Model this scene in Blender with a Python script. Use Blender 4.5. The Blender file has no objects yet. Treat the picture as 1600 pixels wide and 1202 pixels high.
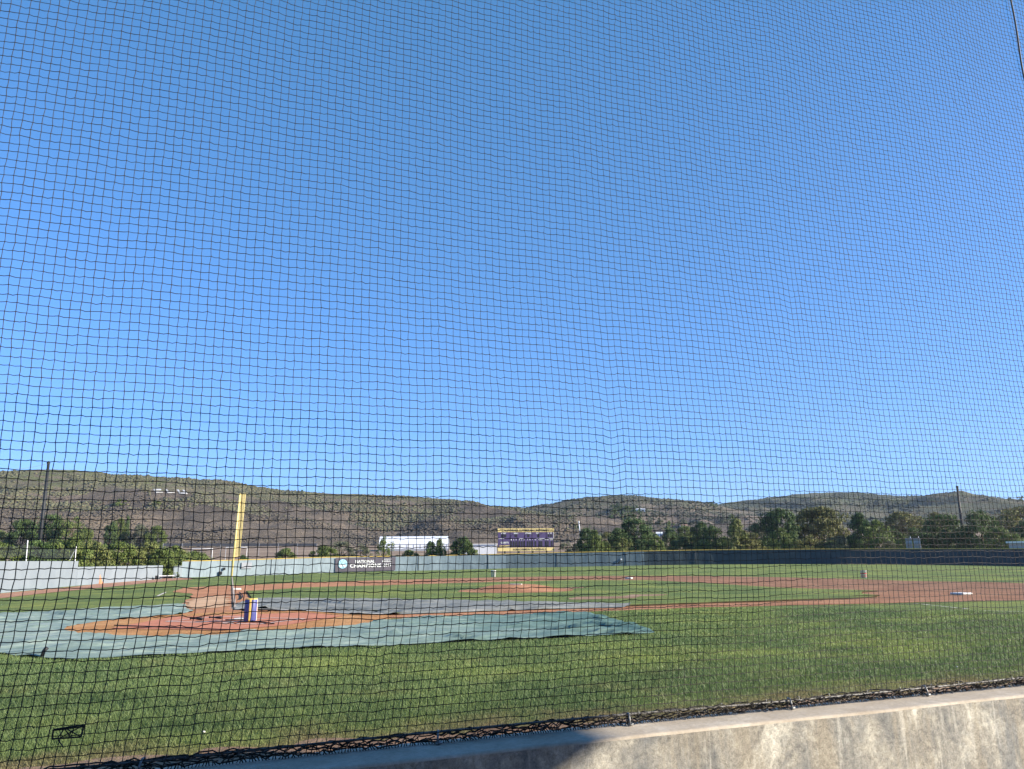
import bpy, bmesh, math, random
import numpy as np
from mathutils import Vector, Matrix, noise
from mathutils.geometry import delaunay_2d_cdt
R = math.radians
S = bpy.context.scene
COL = S.collection

# ------------------------------------------------------------------ camera
CAM = np.array([-0.231, -22.008, 1.523])
F, YAW, PIT, ROL = 1142.0, R(69.394), R(13.547), R(-0.6306)
fw = np.array([math.cos(PIT)*math.cos(YAW), math.cos(PIT)*math.sin(YAW), math.sin(PIT)])
rt = np.array([math.sin(YAW), -math.cos(YAW), 0.0]); up = np.cross(rt, fw)
r2 = rt*math.cos(ROL)+up*math.sin(ROL); u2 = -rt*math.sin(ROL)+up*math.cos(ROL)
cd = bpy.data.cameras.new('camera'); cam = bpy.data.objects.new('camera', cd); COL.objects.link(cam)
cd.sensor_fit = 'HORIZONTAL'; cd.sensor_width = 36; cd.lens = F/1600*36
cd.clip_start = 0.05; cd.clip_end = 8000
m = Matrix.Identity(4)
for i in range(3):
    m[i][0] = r2[i]; m[i][1] = u2[i]; m[i][2] = -fw[i]; m[i][3] = CAM[i]
cam.matrix_world = m
S.camera = cam

# ------------------------------------------------------------------ light
SUN_AZ, SUN_EL = R(-32), R(22)          # direction towards the sun, azimuth from +X
SKY, SUNP, EXPO = 0.097, 5.0, 1.15
sdir = Vector((math.cos(SUN_AZ)*math.cos(SUN_EL), math.sin(SUN_AZ)*math.cos(SUN_EL), math.sin(SUN_EL)))
W = bpy.data.worlds.new('World'); S.world = W; W.use_nodes = True
wn = W.node_tree.nodes; sky = wn.new('ShaderNodeTexSky'); sky.sky_type = 'NISHITA'; sky.sun_disc = False
sky.sun_elevation = SUN_EL; sky.sun_rotation = R(90)-SUN_AZ
sky.altitude = 200; sky.air_density = 1.0; sky.dust_density = 0.1; sky.ozone_density = 5.5
gm_ = wn.new('ShaderNodeGamma'); gm_.inputs[1].default_value = 0.86; W.node_tree.links.new(sky.outputs[0], gm_.inputs[0])
wb = wn.new('ShaderNodeMix'); wb.data_type = 'RGBA'; wb.blend_type = 'MULTIPLY'; wb.inputs[0].default_value = 1; wb.inputs[7].default_value = (0.69, 1.14, 1.46, 1)   # white balance of the sky
sep = wn.new('ShaderNodeSeparateColor'); cmb = wn.new('ShaderNodeCombineColor'); pw = wn.new('ShaderNodeMath'); pw.operation = 'POWER'; pw.inputs[1].default_value = 0.78
ml = wn.new('ShaderNodeMath'); ml.operation = 'MULTIPLY'; ml.inputs[1].default_value = 1.466**0.22
wl = W.node_tree.links.new; wl(gm_.outputs[0], sep.inputs[0]); wl(sep.outputs[0], cmb.inputs[0]); wl(sep.outputs[2], cmb.inputs[2]); wl(sep.outputs[1], pw.inputs[0]); wl(pw.outputs[0], ml.inputs[0]); wl(ml.outputs[0], cmb.inputs[1])
wl(cmb.outputs[0], wb.inputs[6]); W.node_tree.links.new(wb.outputs[2], wn['Background'].inputs[0]); wn['Background'].inputs[1].default_value = SKY
sl = bpy.data.lights.new('sun', 'SUN'); sl.energy = SUNP; sl.angle = R(0.53); sl.color = (1.0, 0.91, 0.77)
so = bpy.data.objects.new('sun', sl); COL.objects.link(so); so.rotation_euler = sdir.to_track_quat('Z', 'Y').to_euler()
so.location = (0, 0, 50)
S.view_settings.view_transform = 'Standard'; S.view_settings.look = 'None'; S.view_settings.exposure = EXPO
S.view_settings.gamma = 1.0

# ------------------------------------------------------------------ helpers
def tag(o, label=None, cat=None, group=None, kind=None):
    if label: o['label'] = label
    if cat: o['category'] = cat
    if group: o['group'] = group
    if kind: o['kind'] = kind
    return o
def empty(name, loc=(0, 0, 0), rz=0, label=None, cat=None, group=None):
    o = bpy.data.objects.new(name, None); COL.objects.link(o); o.location = loc; o.rotation_euler = (0, 0, rz)
    o.empty_display_size = 0.3
    return tag(o, label, cat, group)
def link(name, me, mat=None, parent=None, loc=None, smooth=False):
    o = bpy.data.objects.new(name, me); COL.objects.link(o)
    if mat: me.materials.append(mat)
    if parent: o.parent = parent
    if loc is not None: o.location = loc
    if smooth: me.polygons.foreach_set('use_smooth', [True]*len(me.polygons))
    return o
def raw(name, V, Fc):
    """V (n,3) array, Fc (m,k) array with k = 3 or 4"""
    V = np.asarray(V, np.float32); Fc = np.asarray(Fc, np.int32); k = Fc.shape[1]
    me = bpy.data.meshes.new(name); me.vertices.add(len(V)); me.vertices.foreach_set('co', V.ravel())
    me.loops.add(Fc.size); me.loops.foreach_set('vertex_index', Fc.ravel())
    me.polygons.add(len(Fc)); me.polygons.foreach_set('loop_start', np.arange(0, Fc.size, k, dtype=np.int32))
    me.polygons.foreach_set('loop_total', np.full(len(Fc), k, np.int32))
    me.update(calc_edges=True); me.validate(); return me
class MB:
    def __init__(s): s.v = []; s.f = []
    def box(s, x0, x1, y0, y1, z0, z1):
        b = len(s.v)
        s.v += [(x0,y0,z0),(x1,y0,z0),(x1,y1,z0),(x0,y1,z0),(x0,y0,z1),(x1,y0,z1),(x1,y1,z1),(x0,y1,z1)]
        s.f += [tuple(b+i for i in q) for q in ((0,3,2,1),(4,5,6,7),(0,1,5,4),(1,2,6,5),(2,3,7,6),(3,0,4,7))]
        return s
    def tube(s, pts, rad, n=8, cap=True):
        pts = [Vector(p) for p in pts]
        if not hasattr(rad, '__len__'): rad = [rad]*len(pts)
        b = len(s.v)
        t = (pts[1]-pts[0]).normalized()
        u = t.orthogonal().normalized()
        for i, p in enumerate(pts):
            a = pts[max(i-1, 0)]; c = pts[min(i+1, len(pts)-1)]
            t = (c-a).normalized(); u = (u-t*u.dot(t)).normalized(); w = t.cross(u)
            for k in range(n):
                an = 2*math.pi*k/n
                s.v.append(tuple(p+(u*math.cos(an)+w*math.sin(an))*rad[i]))
        for i in range(len(pts)-1):
            for k in range(n):
                s.f.append((b+i*n+k, b+i*n+(k+1) % n, b+(i+1)*n+(k+1) % n, b+(i+1)*n+k))
        if cap:
            s.f.append(tuple(b+k for k in range(n))[::-1]); e = b+(len(pts)-1)*n; s.f.append(tuple(e+k for k in range(n)))
        return s
    def lathe(s, prof, n=24, c=(0, 0, 0)):
        b = len(s.v)
        for r_, z in prof:
            for k in range(n):
                a = 2*math.pi*k/n; s.v.append((c[0]+r_*math.cos(a), c[1]+r_*math.sin(a), c[2]+z))
        for i in range(len(prof)-1):
            for k in range(n):
                s.f.append((b+i*n+k, b+i*n+(k+1) % n, b+(i+1)*n+(k+1) % n, b+(i+1)*n+k))
        return s
    def quad(s, *p):
        b = len(s.v); s.v += [tuple(q) for q in p]; s.f.append(tuple(range(b, b+len(p)))); return s
    def build(s, name, mat, parent=None, smooth=False, bevel=0, loc=None):
        me = bpy.data.meshes.new(name); me.from_pydata(s.v, [], s.f); me.update()
        if bevel:
            bm = bmesh.new(); bm.from_mesh(me)
            bmesh.ops.bevel(bm, geom=[e for e in bm.edges], offset=bevel, segments=2, affect='EDGES', profile=0.6)
            bm.to_mesh(me); bm.free()
        return link(name, me, mat, parent, loc, smooth)

def ray(u, v):
    return fw+r2*(u-800)/F-u2*(v-601)/F
def azdist(u, v, dist):
    """point on the sight line through photo pixel (u,v) at horizontal distance dist"""
    d = ray(u, v); return CAM+d*dist/math.hypot(d[0], d[1])
def smooth(a, b, x):
    t = np.clip((x-a)/(b-a), 0, 1); return t*t*(3-2*t)

# ------------------------------------------------------------------ materials
def mat(name, rough=0.8, spec=0.3):
    M_ = bpy.data.materials.new(name); M_.use_nodes = True
    b = M_.node_tree.nodes['Principled BSDF']; b.inputs['Roughness'].default_value = rough
    b.inputs['Specular IOR Level'].default_value = spec
    return M_, M_.node_tree, b
def N(t, ty, **kw):
    n = t.nodes.new(ty)
    for k, v in kw.items():
        if k in n.inputs.keys() if isinstance(k, str) else False: n.inputs[k].default_value = v
        else: setattr(n, k, v)
    return n
def pos(t, scale=(1, 1, 1), loc=(0, 0, 0), obj=False):
    if obj:
        g = t.nodes.new('ShaderNodeTexCoord').outputs['Object']
    else:
        g = t.nodes.new('ShaderNodeNewGeometry').outputs['Position']
    mp = t.nodes.new('ShaderNodeMapping'); mp.inputs['Scale'].default_value = scale; mp.inputs['Location'].default_value = loc
    t.links.new(g, mp.inputs[0]); return mp.outputs[0]
def noi(t, vec, scale, detail=4, rough=0.6, dist=0.0):
    n = t.nodes.new('ShaderNodeTexNoise'); n.inputs['Scale'].default_value = scale; n.inputs['Detail'].default_value = detail
    n.inputs['Roughness'].default_value = rough; n.inputs['Distortion'].default_value = dist
    t.links.new(vec, n.inputs['Vector']); return n.outputs['Fac']
def ramp(t, fac, stops, interp='LINEAR'):
    r_ = t.nodes.new('ShaderNodeValToRGB'); r_.color_ramp.interpolation = interp
    e = r_.color_ramp.elements
    while len(e) < len(stops): e.new(0.5)
    for i, (p, c) in enumerate(stops):
        e[i].position = p; e[i].color = (*c, 1) if len(c) == 3 else c
    t.links.new(fac, r_.inputs[0]); return r_.outputs[0]
def mix(t, fac, a, b, mode='MIX'):
    n = t.nodes.new('ShaderNodeMix'); n.data_type = 'RGBA'; n.blend_type = mode
    for i, x in ((0, fac), (6, a), (7, b)):
        if isinstance(x, (int, float)): n.inputs[i].default_value = x
        elif isinstance(x, tuple): n.inputs[i].default_value = (*x, 1)
        else: t.links.new(x, n.inputs[i])
    return n.outputs[2]
def bump(t, b, h, strength=0.3, dist=0.02):
    n = t.nodes.new('ShaderNodeBump'); n.inputs['Strength'].default_value = strength; n.inputs['Distance'].default_value = dist
    t.links.new(h, n.inputs['Height']); t.links.new(n.outputs[0], b.inputs['Normal'])
def plain(name, c, rough=0.6, spec=0.4, var=0.15, sc=3.0, metal=0, bmp=0):
    M_, t, b = mat(name, rough, spec); b.inputs['Metallic'].default_value = metal
    f = noi(t, pos(t), sc, 5)
    lo = tuple(max(0, x*(1-var)) for x in c); hi = tuple(min(1, x*(1+var)) for x in c)
    t.links.new(ramp(t, f, [(0.3, lo), (0.7, hi)]), b.inputs['Base Color'])
    if bmp: bump(t, b, noi(t, pos(t), sc*8, 4), 0.4, bmp)
    return M_

def grass_color(t, extra_detail=True):
    p = pos(t)
    big = noi(t, p, 0.22, 5, 0.6, 0.4)
    c = ramp(t, big, [(0.34, (0.105, 0.165, 0.062)), (0.5, (0.158, 0.225, 0.076)), (0.66, (0.265, 0.32, 0.09))])
    mid = noi(t, pos(t, (1, 1, 1), (7, 3, 0)), 1.1, 4, 0.65)
    c = mix(t, ramp(t, mid, [(0.52, (0, 0, 0)), (0.72, (0.55, 0.55, 0.55))]), c, (0.21, 0.20, 0.085))
    dk = noi(t, pos(t, (0.6, 1.4, 1), (17, 13, 0)), 0.7, 5, 0.7)
    c = mix(t, ramp(t, dk, [(0.50, (0, 0, 0)), (0.64, (0.75, 0.75, 0.75))]), c, (0.075, 0.13, 0.045))
    # worn pale band along the dugout wall
    sp = t.nodes.new('ShaderNodeSeparateXYZ'); t.links.new(t.nodes.new('ShaderNodeNewGeometry').outputs['Position'], sp.inputs[0])
    ad = t.nodes.new('ShaderNodeMath'); ad.operation = 'MULTIPLY_ADD'; t.links.new(noi(t, p, 1.4, 4), ad.inputs[0]); ad.inputs[1].default_value = -2.2
    t.links.new(sp.outputs[1], ad.inputs[2])
    mr = t.nodes.new('ShaderNodeMapRange'); t.links.new(ad.outputs[0], mr.inputs[0])
    mr.inputs[1].default_value = -15.4; mr.inputs[2].default_value = -16.3
    c = mix(t, mr.outputs[0], c, (0.23, 0.185, 0.095))
    return c
M = {}
M_, t, b = mat('grass_blades', 0.55, 0.25)
c = grass_color(t)
rnd = t.nodes.new('ShaderNodeNewGeometry').outputs['Random Per Island']
c = mix(t, ramp(t, rnd, [(0.0, (0.0, 0, 0)), (1.0, (0.28, 0.28, 0.28))]), c, (0.23, 0.25, 0.11))
t.links.new(c, b.inputs['Base Color'])
tr = t.nodes.new('ShaderNodeBsdfTranslucent'); t.links.new(c, tr.inputs[0]); ms = t.nodes.new('ShaderNodeMixShader'); ms.inputs[0].default_value = 0.3
t.links.new(b.outputs[0], ms.inputs[1]); t.links.new(tr.outputs[0], ms.inputs[2]); t.links.new(ms.outputs[0], t.nodes['Material Output'].inputs[0])
M['blades'] = M_
M_, t, b = mat('turf', 0.95, 0.1)
c = grass_color(t)
sp = noi(t, pos(t), 28, 4, 0.75)
c = mix(t, 1.0, c, ramp(t, sp, [(0.3, (0.45, 0.45, 0.45)), (0.7, (1.35, 1.35, 1.35))]), 'MULTIPLY')
s2_ = noi(t, pos(t, (1, 1, 1), (3, 9, 0)), 3.5, 5, 0.8)
c = mix(t, 1.0, c, ramp(t, s2_, [(0.3, (0.72, 0.72, 0.72)), (0.7, (1.2, 1.2, 1.2))]), 'MULTIPLY')
# beyond the fields the ground is dry brown earth
sx = t.nodes.new('ShaderNodeVectorMath'); sx.operation = 'DISTANCE'; t.links.new(t.nodes.new('ShaderNodeNewGeometry').outputs['Position'], sx.inputs[0])
sx.inputs[1].default_value = (25, 25, 0)
mr = t.nodes.new('ShaderNodeMapRange'); t.links.new(sx.outputs['Value'], mr.inputs[0]); mr.inputs[1].default_value = 102; mr.inputs[2].default_value = 112
dry = ramp(t, noi(t, pos(t, (0.25, 1, 1)), 0.09, 6, 0.7), [(0.35, (0.17, 0.12, 0.085)), (0.5, (0.25, 0.18, 0.125)), (0.62, (0.33, 0.25, 0.17))])
c = mix(t, 1.0, c, (1.14, 1.02, 0.92), 'MULTIPLY')
c = mix(t, mr.outputs[0], c, dry)
t.links.new(c, b.inputs['Base Color'])
bump(t, b, noi(t, pos(t), 22, 5, 0.8), 0.9, 0.06)
M['turf'] = M_
def dirt(name, a, b_, c_):
    M_, t, b = mat(name, 0.95, 0.1)
    n1 = noi(t, pos(t), 0.55, 6, 0.65, 0.3); c = ramp(t, n1, [(0.3, a), (0.5, b_), (0.7, c_)])
    n2 = noi(t, pos(t), 14, 5, 0.8); c = mix(t, 1.0, c, ramp(t, n2, [(0.3, (0.72, 0.72, 0.72)), (0.7, (1.15, 1.15, 1.15))]), 'MULTIPLY')
    n3 = noi(t, pos(t, (0.35, 2.0, 1)), 1.8, 4, 0.7); c = mix(t, 1.0, c, ramp(t, n3, [(0.35, (0.85, 0.83, 0.82)), (0.65, (1.12, 1.1, 1.08))]), 'MULTIPLY')
    t.links.new(c, b.inputs['Base Color']); bump(t, b, n2, 0.8, 0.03); return M_
M['dirt'] = dirt('infield_clay', (0.20, 0.105, 0.062), (0.265, 0.142, 0.084), (0.34, 0.195, 0.118))
M['dirt_home'] = dirt('home_clay', (0.38, 0.185, 0.072), (0.48, 0.24, 0.095), (0.58, 0.33, 0.15))
# the clay is lighter and more tan on the third base side, browner to the right
t = M['dirt'].node_tree; b = t.nodes['Principled BSDF']; old = b.inputs['Base Color'].links[0].from_socket
sp = t.nodes.new('ShaderNodeSeparateXYZ'); t.links.new(t.nodes.new('ShaderNodeNewGeometry').outputs['Position'], sp.inputs[0])
ad = t.nodes.new('ShaderNodeMath'); ad.operation = 'MULTIPLY_ADD'; t.links.new(noi(t, pos(t), 0.12, 4), ad.inputs[0]); ad.inputs[1].default_value = 24; t.links.new(sp.outputs[0], ad.inputs[2])
mr = t.nodes.new('ShaderNodeMapRange'); t.links.new(ad.outputs[0], mr.inputs[0]); mr.inputs[1].default_value = 46; mr.inputs[2].default_value = 14
t.links.new(mix(t, mr.outputs[0], old, (1.75, 1.55, 1.35), 'MULTIPLY'), b.inputs['Base Color'])
M['track'] = dirt('track_clay', (0.34, 0.17, 0.10), (0.42, 0.23, 0.15), (0.48, 0.29, 0.2))
M['strip'] = dirt('dead_grass_strip', (0.20, 0.12, 0.07), (0.30, 0.19, 0.12), (0.38, 0.27, 0.18))
M['mat_red'] = plain('red_turf', (0.48, 0.19, 0.11), 0.9, 0.1, 0.18, 4, bmp=0.01)
M['chalk'] = plain('chalk', (0.58, 0.52, 0.46), 0.9, 0.1, 0.2, 6)
M['oldchalk'] = plain('old_chalk', (0.46, 0.37, 0.29), 0.9, 0.1, 0.25, 4)
M['soil_shade'] = plain('shaded_soil_edge', (0.06, 0.045, 0.025), 0.95, 0.05, 0.3, 9)  # soil side of the turf lip, its shade put into the dark colour
def tarp(name, a, b_, c_):
    M_, t, b = mat(name, 0.72, 0.2)
    n = noi(t, pos(t, (1, 1.6, 1)), 0.8, 6, 0.65, 1.2); c = ramp(t, n, [(0.3, a), (0.5, b_), (0.7, c_)])
    d = noi(t, pos(t), 6, 6, 0.8); c = mix(t, 1.0, c, ramp(t, d, [(0.35, (0.8, 0.8, 0.8)), (0.65, (1.1, 1.1, 1.1))]), 'MULTIPLY')
    t.links.new(c, b.inputs['Base Color'])
    w = t.nodes.new('ShaderNodeTexNoise'); w.noise_type = 'RIDGED_MULTIFRACTAL'; w.inputs['Scale'].default_value = 0.9; w.inputs['Detail'].default_value = 5; w.inputs['Distortion'].default_value = 0.8
    t.links.new(pos(t, (0.7, 2.6, 1)), w.inputs['Vector']); bump(t, b, w.outputs['Fac'], 1.0, 0.10); return M_
M['teal'] = tarp('teal_tarp', (0.165, 0.225, 0.18), (0.25, 0.315, 0.25), (0.37, 0.42, 0.34))
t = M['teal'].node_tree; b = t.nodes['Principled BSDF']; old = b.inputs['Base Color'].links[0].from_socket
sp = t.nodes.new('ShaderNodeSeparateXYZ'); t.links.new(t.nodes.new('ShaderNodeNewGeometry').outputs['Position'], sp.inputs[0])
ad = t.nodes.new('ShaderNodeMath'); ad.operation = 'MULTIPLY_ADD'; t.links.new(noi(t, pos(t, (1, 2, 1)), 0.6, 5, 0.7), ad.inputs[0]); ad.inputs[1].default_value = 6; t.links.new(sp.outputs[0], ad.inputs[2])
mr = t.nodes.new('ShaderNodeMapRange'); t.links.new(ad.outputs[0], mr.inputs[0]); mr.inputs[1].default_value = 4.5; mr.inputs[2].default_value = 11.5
t.links.new(mix(t, mr.outputs[0], mix(t, 1.0, old, (0.95, 0.955, 0.97), 'MULTIPLY'), mix(t, 1.0, old, (0.40, 0.55, 0.56), 'MULTIPLY')), b.inputs['Base Color'])  # colour darkened towards the right end to mimic how light falls there
M['greytarp'] = tarp('grey_tarp', (0.14, 0.145, 0.13), (0.215, 0.215, 0.185), (0.32, 0.31, 0.265))
# weathered concrete
M_, t, b = mat('weathered_concrete', 0.85, 0.2)
p = pos(t); c = ramp(t, noi(t, p, 5.5, 9, 0.85, 0.3), [(0.36, (0.22, 0.22, 0.21)), (0.46, (0.285, 0.275, 0.25)), (0.54, (0.355, 0.335, 0.29)), (0.63, (0.47, 0.45, 0.40))])
pt_ = noi(t, pos(t, (1, 1, 0.8), (2, 0, 7)), 2.2, 6, 0.72, 0.6)
c = mix(t, 1.0, c, ramp(t, pt_, [(0.36, (0.66, 0.69, 0.73)), (0.46, (0.92, 0.92, 0.92)), (0.53, (1.12, 1.1, 1.06)), (0.62, (1.5, 1.5, 1.47))]), 'MULTIPLY')
st = noi(t, pos(t, (1, 1, 0.12)), 4.5, 5, 0.65, 0.2); c = mix(t, ramp(t, st, [(0.50, (0, 0, 0)), (0.62, (0.6, 0.6, 0.6))]), c, (0.33, 0.285, 0.215))
st2 = noi(t, pos(t, (1, 1, 0.16), (5, 2, 1)), 3.1, 6, 0.7, 0.2); c = mix(t, ramp(t, st2, [(0.52, (0, 0, 0)), (0.6, (0.6, 0.6, 0.6))]), c, (0.20, 0.21, 0.215))
st3 = noi(t, pos(t, (1, 1, 0.05), (15, 2, 1)), 11, 4, 0.7, 0.1); c = mix(t, ramp(t, st3, [(0.58, (0, 0, 0)), (0.66, (0.55, 0.55, 0.55))]), c, (0.58, 0.55, 0.48))
fl = noi(t, pos(t, (1, 1, 1), (9, 0, 4)), 30, 8, 0.9, 0.4); c = mix(t, 1.0, c, ramp(t, fl, [(0.36, (0.5, 0.5, 0.5)), (0.5, (1, 1, 1)), (0.62, (1.3, 1.3, 1.28))]), 'MULTIPLY')
ve = t.nodes.new('ShaderNodeTexVoronoi'); ve.feature = 'DISTANCE_TO_EDGE'; ve.inputs['Scale'].default_value = 0.8
wp = t.nodes.new('ShaderNodeVectorMath'); wp.operation = 'ADD'; t.links.new(p, wp.inputs[0])
wv = t.nodes.new('ShaderNodeTexNoise'); wv.inputs['Scale'].default_value = 3; wv.inputs['Detail'].default_value = 5; t.links.new(p, wv.inputs['Vector']); t.links.new(wv.outputs['Color'], wp.inputs[1])
t.links.new(wp.outputs[0], ve.inputs['Vector'])
c = mix(t, ramp(t, ve.outputs['Distance'], [(0.0, (0.55, 0.55, 0.55)), (0.008, (0, 0, 0))]), c, (0.16, 0.15, 0.14))
t.links.new(c, b.inputs['Base Color']); bump(t, b, fl, 0.55, 0.012); M['concrete'] = M_
M_, t, b = mat('concrete_cap', 0.85, 0.2)
c = ramp(t, noi(t, pos(t), 3.2, 6, 0.7), [(0.3, (0.38, 0.315, 0.24)), (0.55, (0.48, 0.415, 0.33)), (0.72, (0.60, 0.54, 0.455))])
fl = noi(t, pos(t), 40, 5, 0.8); c = mix(t, 1.0, c, ramp(t, fl, [(0.3, (0.8, 0.8, 0.8)), (0.7, (1.12, 1.12, 1.12))]), 'MULTIPLY')
t.links.new(c, b.inputs['Base Color']); bump(t, b, fl, 0.4, 0.008); M['cap'] = M_
# windscreen cloth of the outfield fence
M_, t, b = mat('windscreen', 0.85, 0.2)
c = ramp(t, noi(t, pos(t, (1, 1, 0.6)), 0.35, 6, 0.7), [(0.3, (0.27, 0.34, 0.40)), (0.55, (0.34, 0.415, 0.475)), (0.75, (0.42, 0.485, 0.54))])
f2 = noi(t, pos(t, (1, 1, 0.35)), 3.2, 5, 0.7); c = mix(t, 1.0, c, ramp(t, f2, [(0.35, (0.84, 0.84, 0.84)), (0.65, (1.06, 1.06, 1.06))]), 'MULTIPLY')
t.links.new(c, b.inputs['Base Color']); bump(t, b, noi(t, pos(t, (1, 1, 0.2)), 1.5, 3), 0.5, 0.1); M['screen'] = M_
M['yellow'] = plain('yellow_paint', (0.72, 0.57, 0.22), 0.5, 0.4, 0.08, 2)
M['yellowcap'] = plain('yellow_cap', (0.58, 0.40, 0.09), 0.5, 0.3, 0.12, 1)
M['net'] = plain('net_twine', (0.036, 0.032, 0.028), 0.6, 0.25, 0.2, 5)
M['cable'] = plain('cable', (0.16, 0.155, 0.15), 0.6, 0.4, 0.3, 30, metal=0.3)
M['steel'] = plain('galvanised_steel', (0.22, 0.225, 0.225), 0.55, 0.5, 0.12, 12, metal=0.7)
M['white'] = plain('white_paint', (0.74, 0.74, 0.72), 0.6, 0.3, 0.06, 2)
M['rubber_white'] = plain('base_white', (0.60, 0.56, 0.50), 0.7, 0.2, 0.16, 9)
M['whiteroof'] = plain('white_fabric', (0.80, 0.82, 0.85), 0.5, 0.3, 0.04, 0.2)
M['darkpole'] = plain('dark_pole', (0.014, 0.016, 0.018), 0.6, 0.4, 0.2, 2)
M['grey'] = plain('grey_paint', (0.30, 0.31, 0.33), 0.7, 0.3, 0.12, 1)
M['black'] = plain('black_rubber', (0.015, 0.015, 0.016), 0.6, 0.3, 0.2, 6)
M['purple'] = plain('purple_panel', (0.065, 0.045, 0.12), 0.55, 0.3, 0.12, 1.5)
M['goldpanel'] = plain('gold_panel', (0.62, 0.48, 0.20), 0.6, 0.3, 0.08, 1.5)
M['darkletter'] = plain('dark_lettering', (0.10, 0.08, 0.07), 0.7, 0.2, 0.1, 2)
M['banner'] = plain('banner_vinyl', (0.085, 0.075, 0.09), 0.55, 0.3, 0.12, 1.2)
M['logo'] = plain('pale_blue', (0.36, 0.62, 0.74), 0.6, 0.3, 0.05, 2)
M['vinyl_blue'] = plain('blue_vinyl', (0.055, 0.065, 0.21), 0.5, 0.4, 0.15, 8)
M['vinyl_yellow'] = plain('yellow_vinyl', (0.66, 0.45, 0.10), 0.5, 0.4, 0.12, 8)
M['vinyl_pink'] = plain('pale_vinyl', (0.75, 0.58, 0.48), 0.5, 0.4, 0.1, 8)
M['orange'] = plain('faded_orange', (0.60, 0.25, 0.13), 0.7, 0.2, 0.1, 4)
M['bark'] = plain('bark', (0.09, 0.065, 0.045), 0.9, 0.1, 0.35, 6)
M['tile'] = plain('roof_tile', (0.32, 0.20, 0.15), 0.8, 0.2, 0.15, 2)
M['glass'] = plain('dark_window', (0.03, 0.035, 0.04), 0.2, 0.5, 0.1, 2)
M['darkfloor'] = plain('dugout_floor', (0.10, 0.095, 0.09), 0.9, 0.1, 0.2, 3)
M['paintrock'] = plain('painted_rock', (0.5, 0.49, 0.47), 0.9, 0.1, 0.15, 0.5)
M['road'] = plain('dark_road_fence', (0.035, 0.04, 0.05), 0.7, 0.2, 0.25, 0.3)
M['redprint'] = plain('red_print', (0.5, 0.08, 0.08), 0.6, 0.3, 0.1, 5)
def leafmat(name, a, b_, c_):
    M_, t, b = mat(name, 0.6, 0.2)
    n = noi(t, pos(t), 0.9, 4, 0.7); c = ramp(t, n, [(0.3, a), (0.52, b_), (0.72, c_)])
    rnd = t.nodes.new('ShaderNodeNewGeometry').outputs['Random Per Island']
    c = mix(t, 1.0, c, ramp(t, rnd, [(0, (0.7, 0.7, 0.7)), (1, (1.4, 1.4, 1.3))]), 'MULTIPLY')
    t.links.new(c, b.inputs['Base Color'])
    tr = t.nodes.new('ShaderNodeBsdfTranslucent'); t.links.new(c, tr.inputs[0]); ms = t.nodes.new('ShaderNodeMixShader'); ms.inputs[0].default_value = 0.25
    t.links.new(b.outputs[0], ms.inputs[1]); t.links.new(tr.outputs[0], ms.inputs[2]); t.links.new(ms.outputs[0], t.nodes['Material Output'].inputs[0])
    return M_
LEAF = {'dark': leafmat('dark_foliage', (0.038, 0.066, 0.022), (0.068, 0.108, 0.033), (0.112, 0.155, 0.05)),
        'mid': leafmat('green_foliage', (0.065, 0.095, 0.026), (0.115, 0.15, 0.04), (0.18, 0.205, 0.062)),
        'light': leafmat('light_foliage', (0.10, 0.12, 0.038), (0.16, 0.175, 0.055), (0.23, 0.235, 0.085)),
        'olive': leafmat('olive_foliage', (0.085, 0.09, 0.03), (0.14, 0.14, 0.045), (0.22, 0.20, 0.07)),
        'grey': leafmat('greygreen_foliage', (0.08, 0.09, 0.055), (0.12, 0.13, 0.08), (0.17, 0.17, 0.11))}

# ------------------------------------------------------------------ ground height
FU = [230, 300, 362, 500, 620, 700, 860, 960, 1100, 1300, 1440, 1560, 1760]
FD = [119, 120.5, 122, 125, 128, 129.5, 131, 132, 134, 136, 135, 132, 124]
FT = [878.5, 877, 876, 871.5, 869.5, 868.3, 864.3, 862.3, 859.8, 858.3, 858, 858, 858]
FH = 2.4
fence_pts = []
for u in np.arange(285, 1751, 8):
    d = np.interp(u, FU, FD); v = np.interp(u, FU, FT); q = azdist(u, v, d); fence_pts.append((q[0], q[1], q[2]-FH))
fence_pts = np.array(fence_pts)
k_ = np.hanning(9); k_ /= k_.sum()
for c_ in range(3): fence_pts[4:-4, c_] = np.convolve(fence_pts[:, c_], k_, 'valid')
faz = np.degrees(np.arctan2(fence_pts[:, 1], fence_pts[:, 0])); o_ = np.argsort(faz)
FA, FZ, FR = faz[o_], np.maximum(fence_pts[o_, 2], -.33), np.hypot(fence_pts[:, 0], fence_pts[:, 1])[o_]
def g(x, y):
    x = np.asarray(x, float); y = np.asarray(y, float)
    r = np.hypot(x, y); az = np.degrees(np.arctan2(y, x))
    az = np.where(az < -150, az+360, az)
    zb = np.interp(az, FA, FZ); rr = np.interp(az, FA, FR)
    wgt = smooth(5, FA[0], az)*(1-smooth(115, 150, az))
    h = zb*wgt*np.minimum(r/rr, 1.0)**1.4
    lf = np.log1p(np.exp(np.clip((-x-2)/1.0, -30, 30)))*1.0
    h = h-0.012*np.minimum(lf, 10)*smooth(-8, 10, y)
    rc = np.hypot(x-CAM[0], y-CAM[1])
    azc = np.degrees(np.arctan2(y-CAM[1], x-CAM[0])); azc = np.where(azc < -150, azc+360, azc)
    w2 = smooth(0, 25, azc)*(1-smooth(130, 160, azc))
    h = h+np.clip(rc-146, 0, 330)*0.042*w2
    return h
def G(u, v, dz=0.0):
    d = ray(u, v); z = 0.0
    for _ in range(12):
        q = CAM+d*((z-CAM[2])/d[2]); z = float(g(q[0], q[1]))
    return (q[0], q[1], z+dz)

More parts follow.
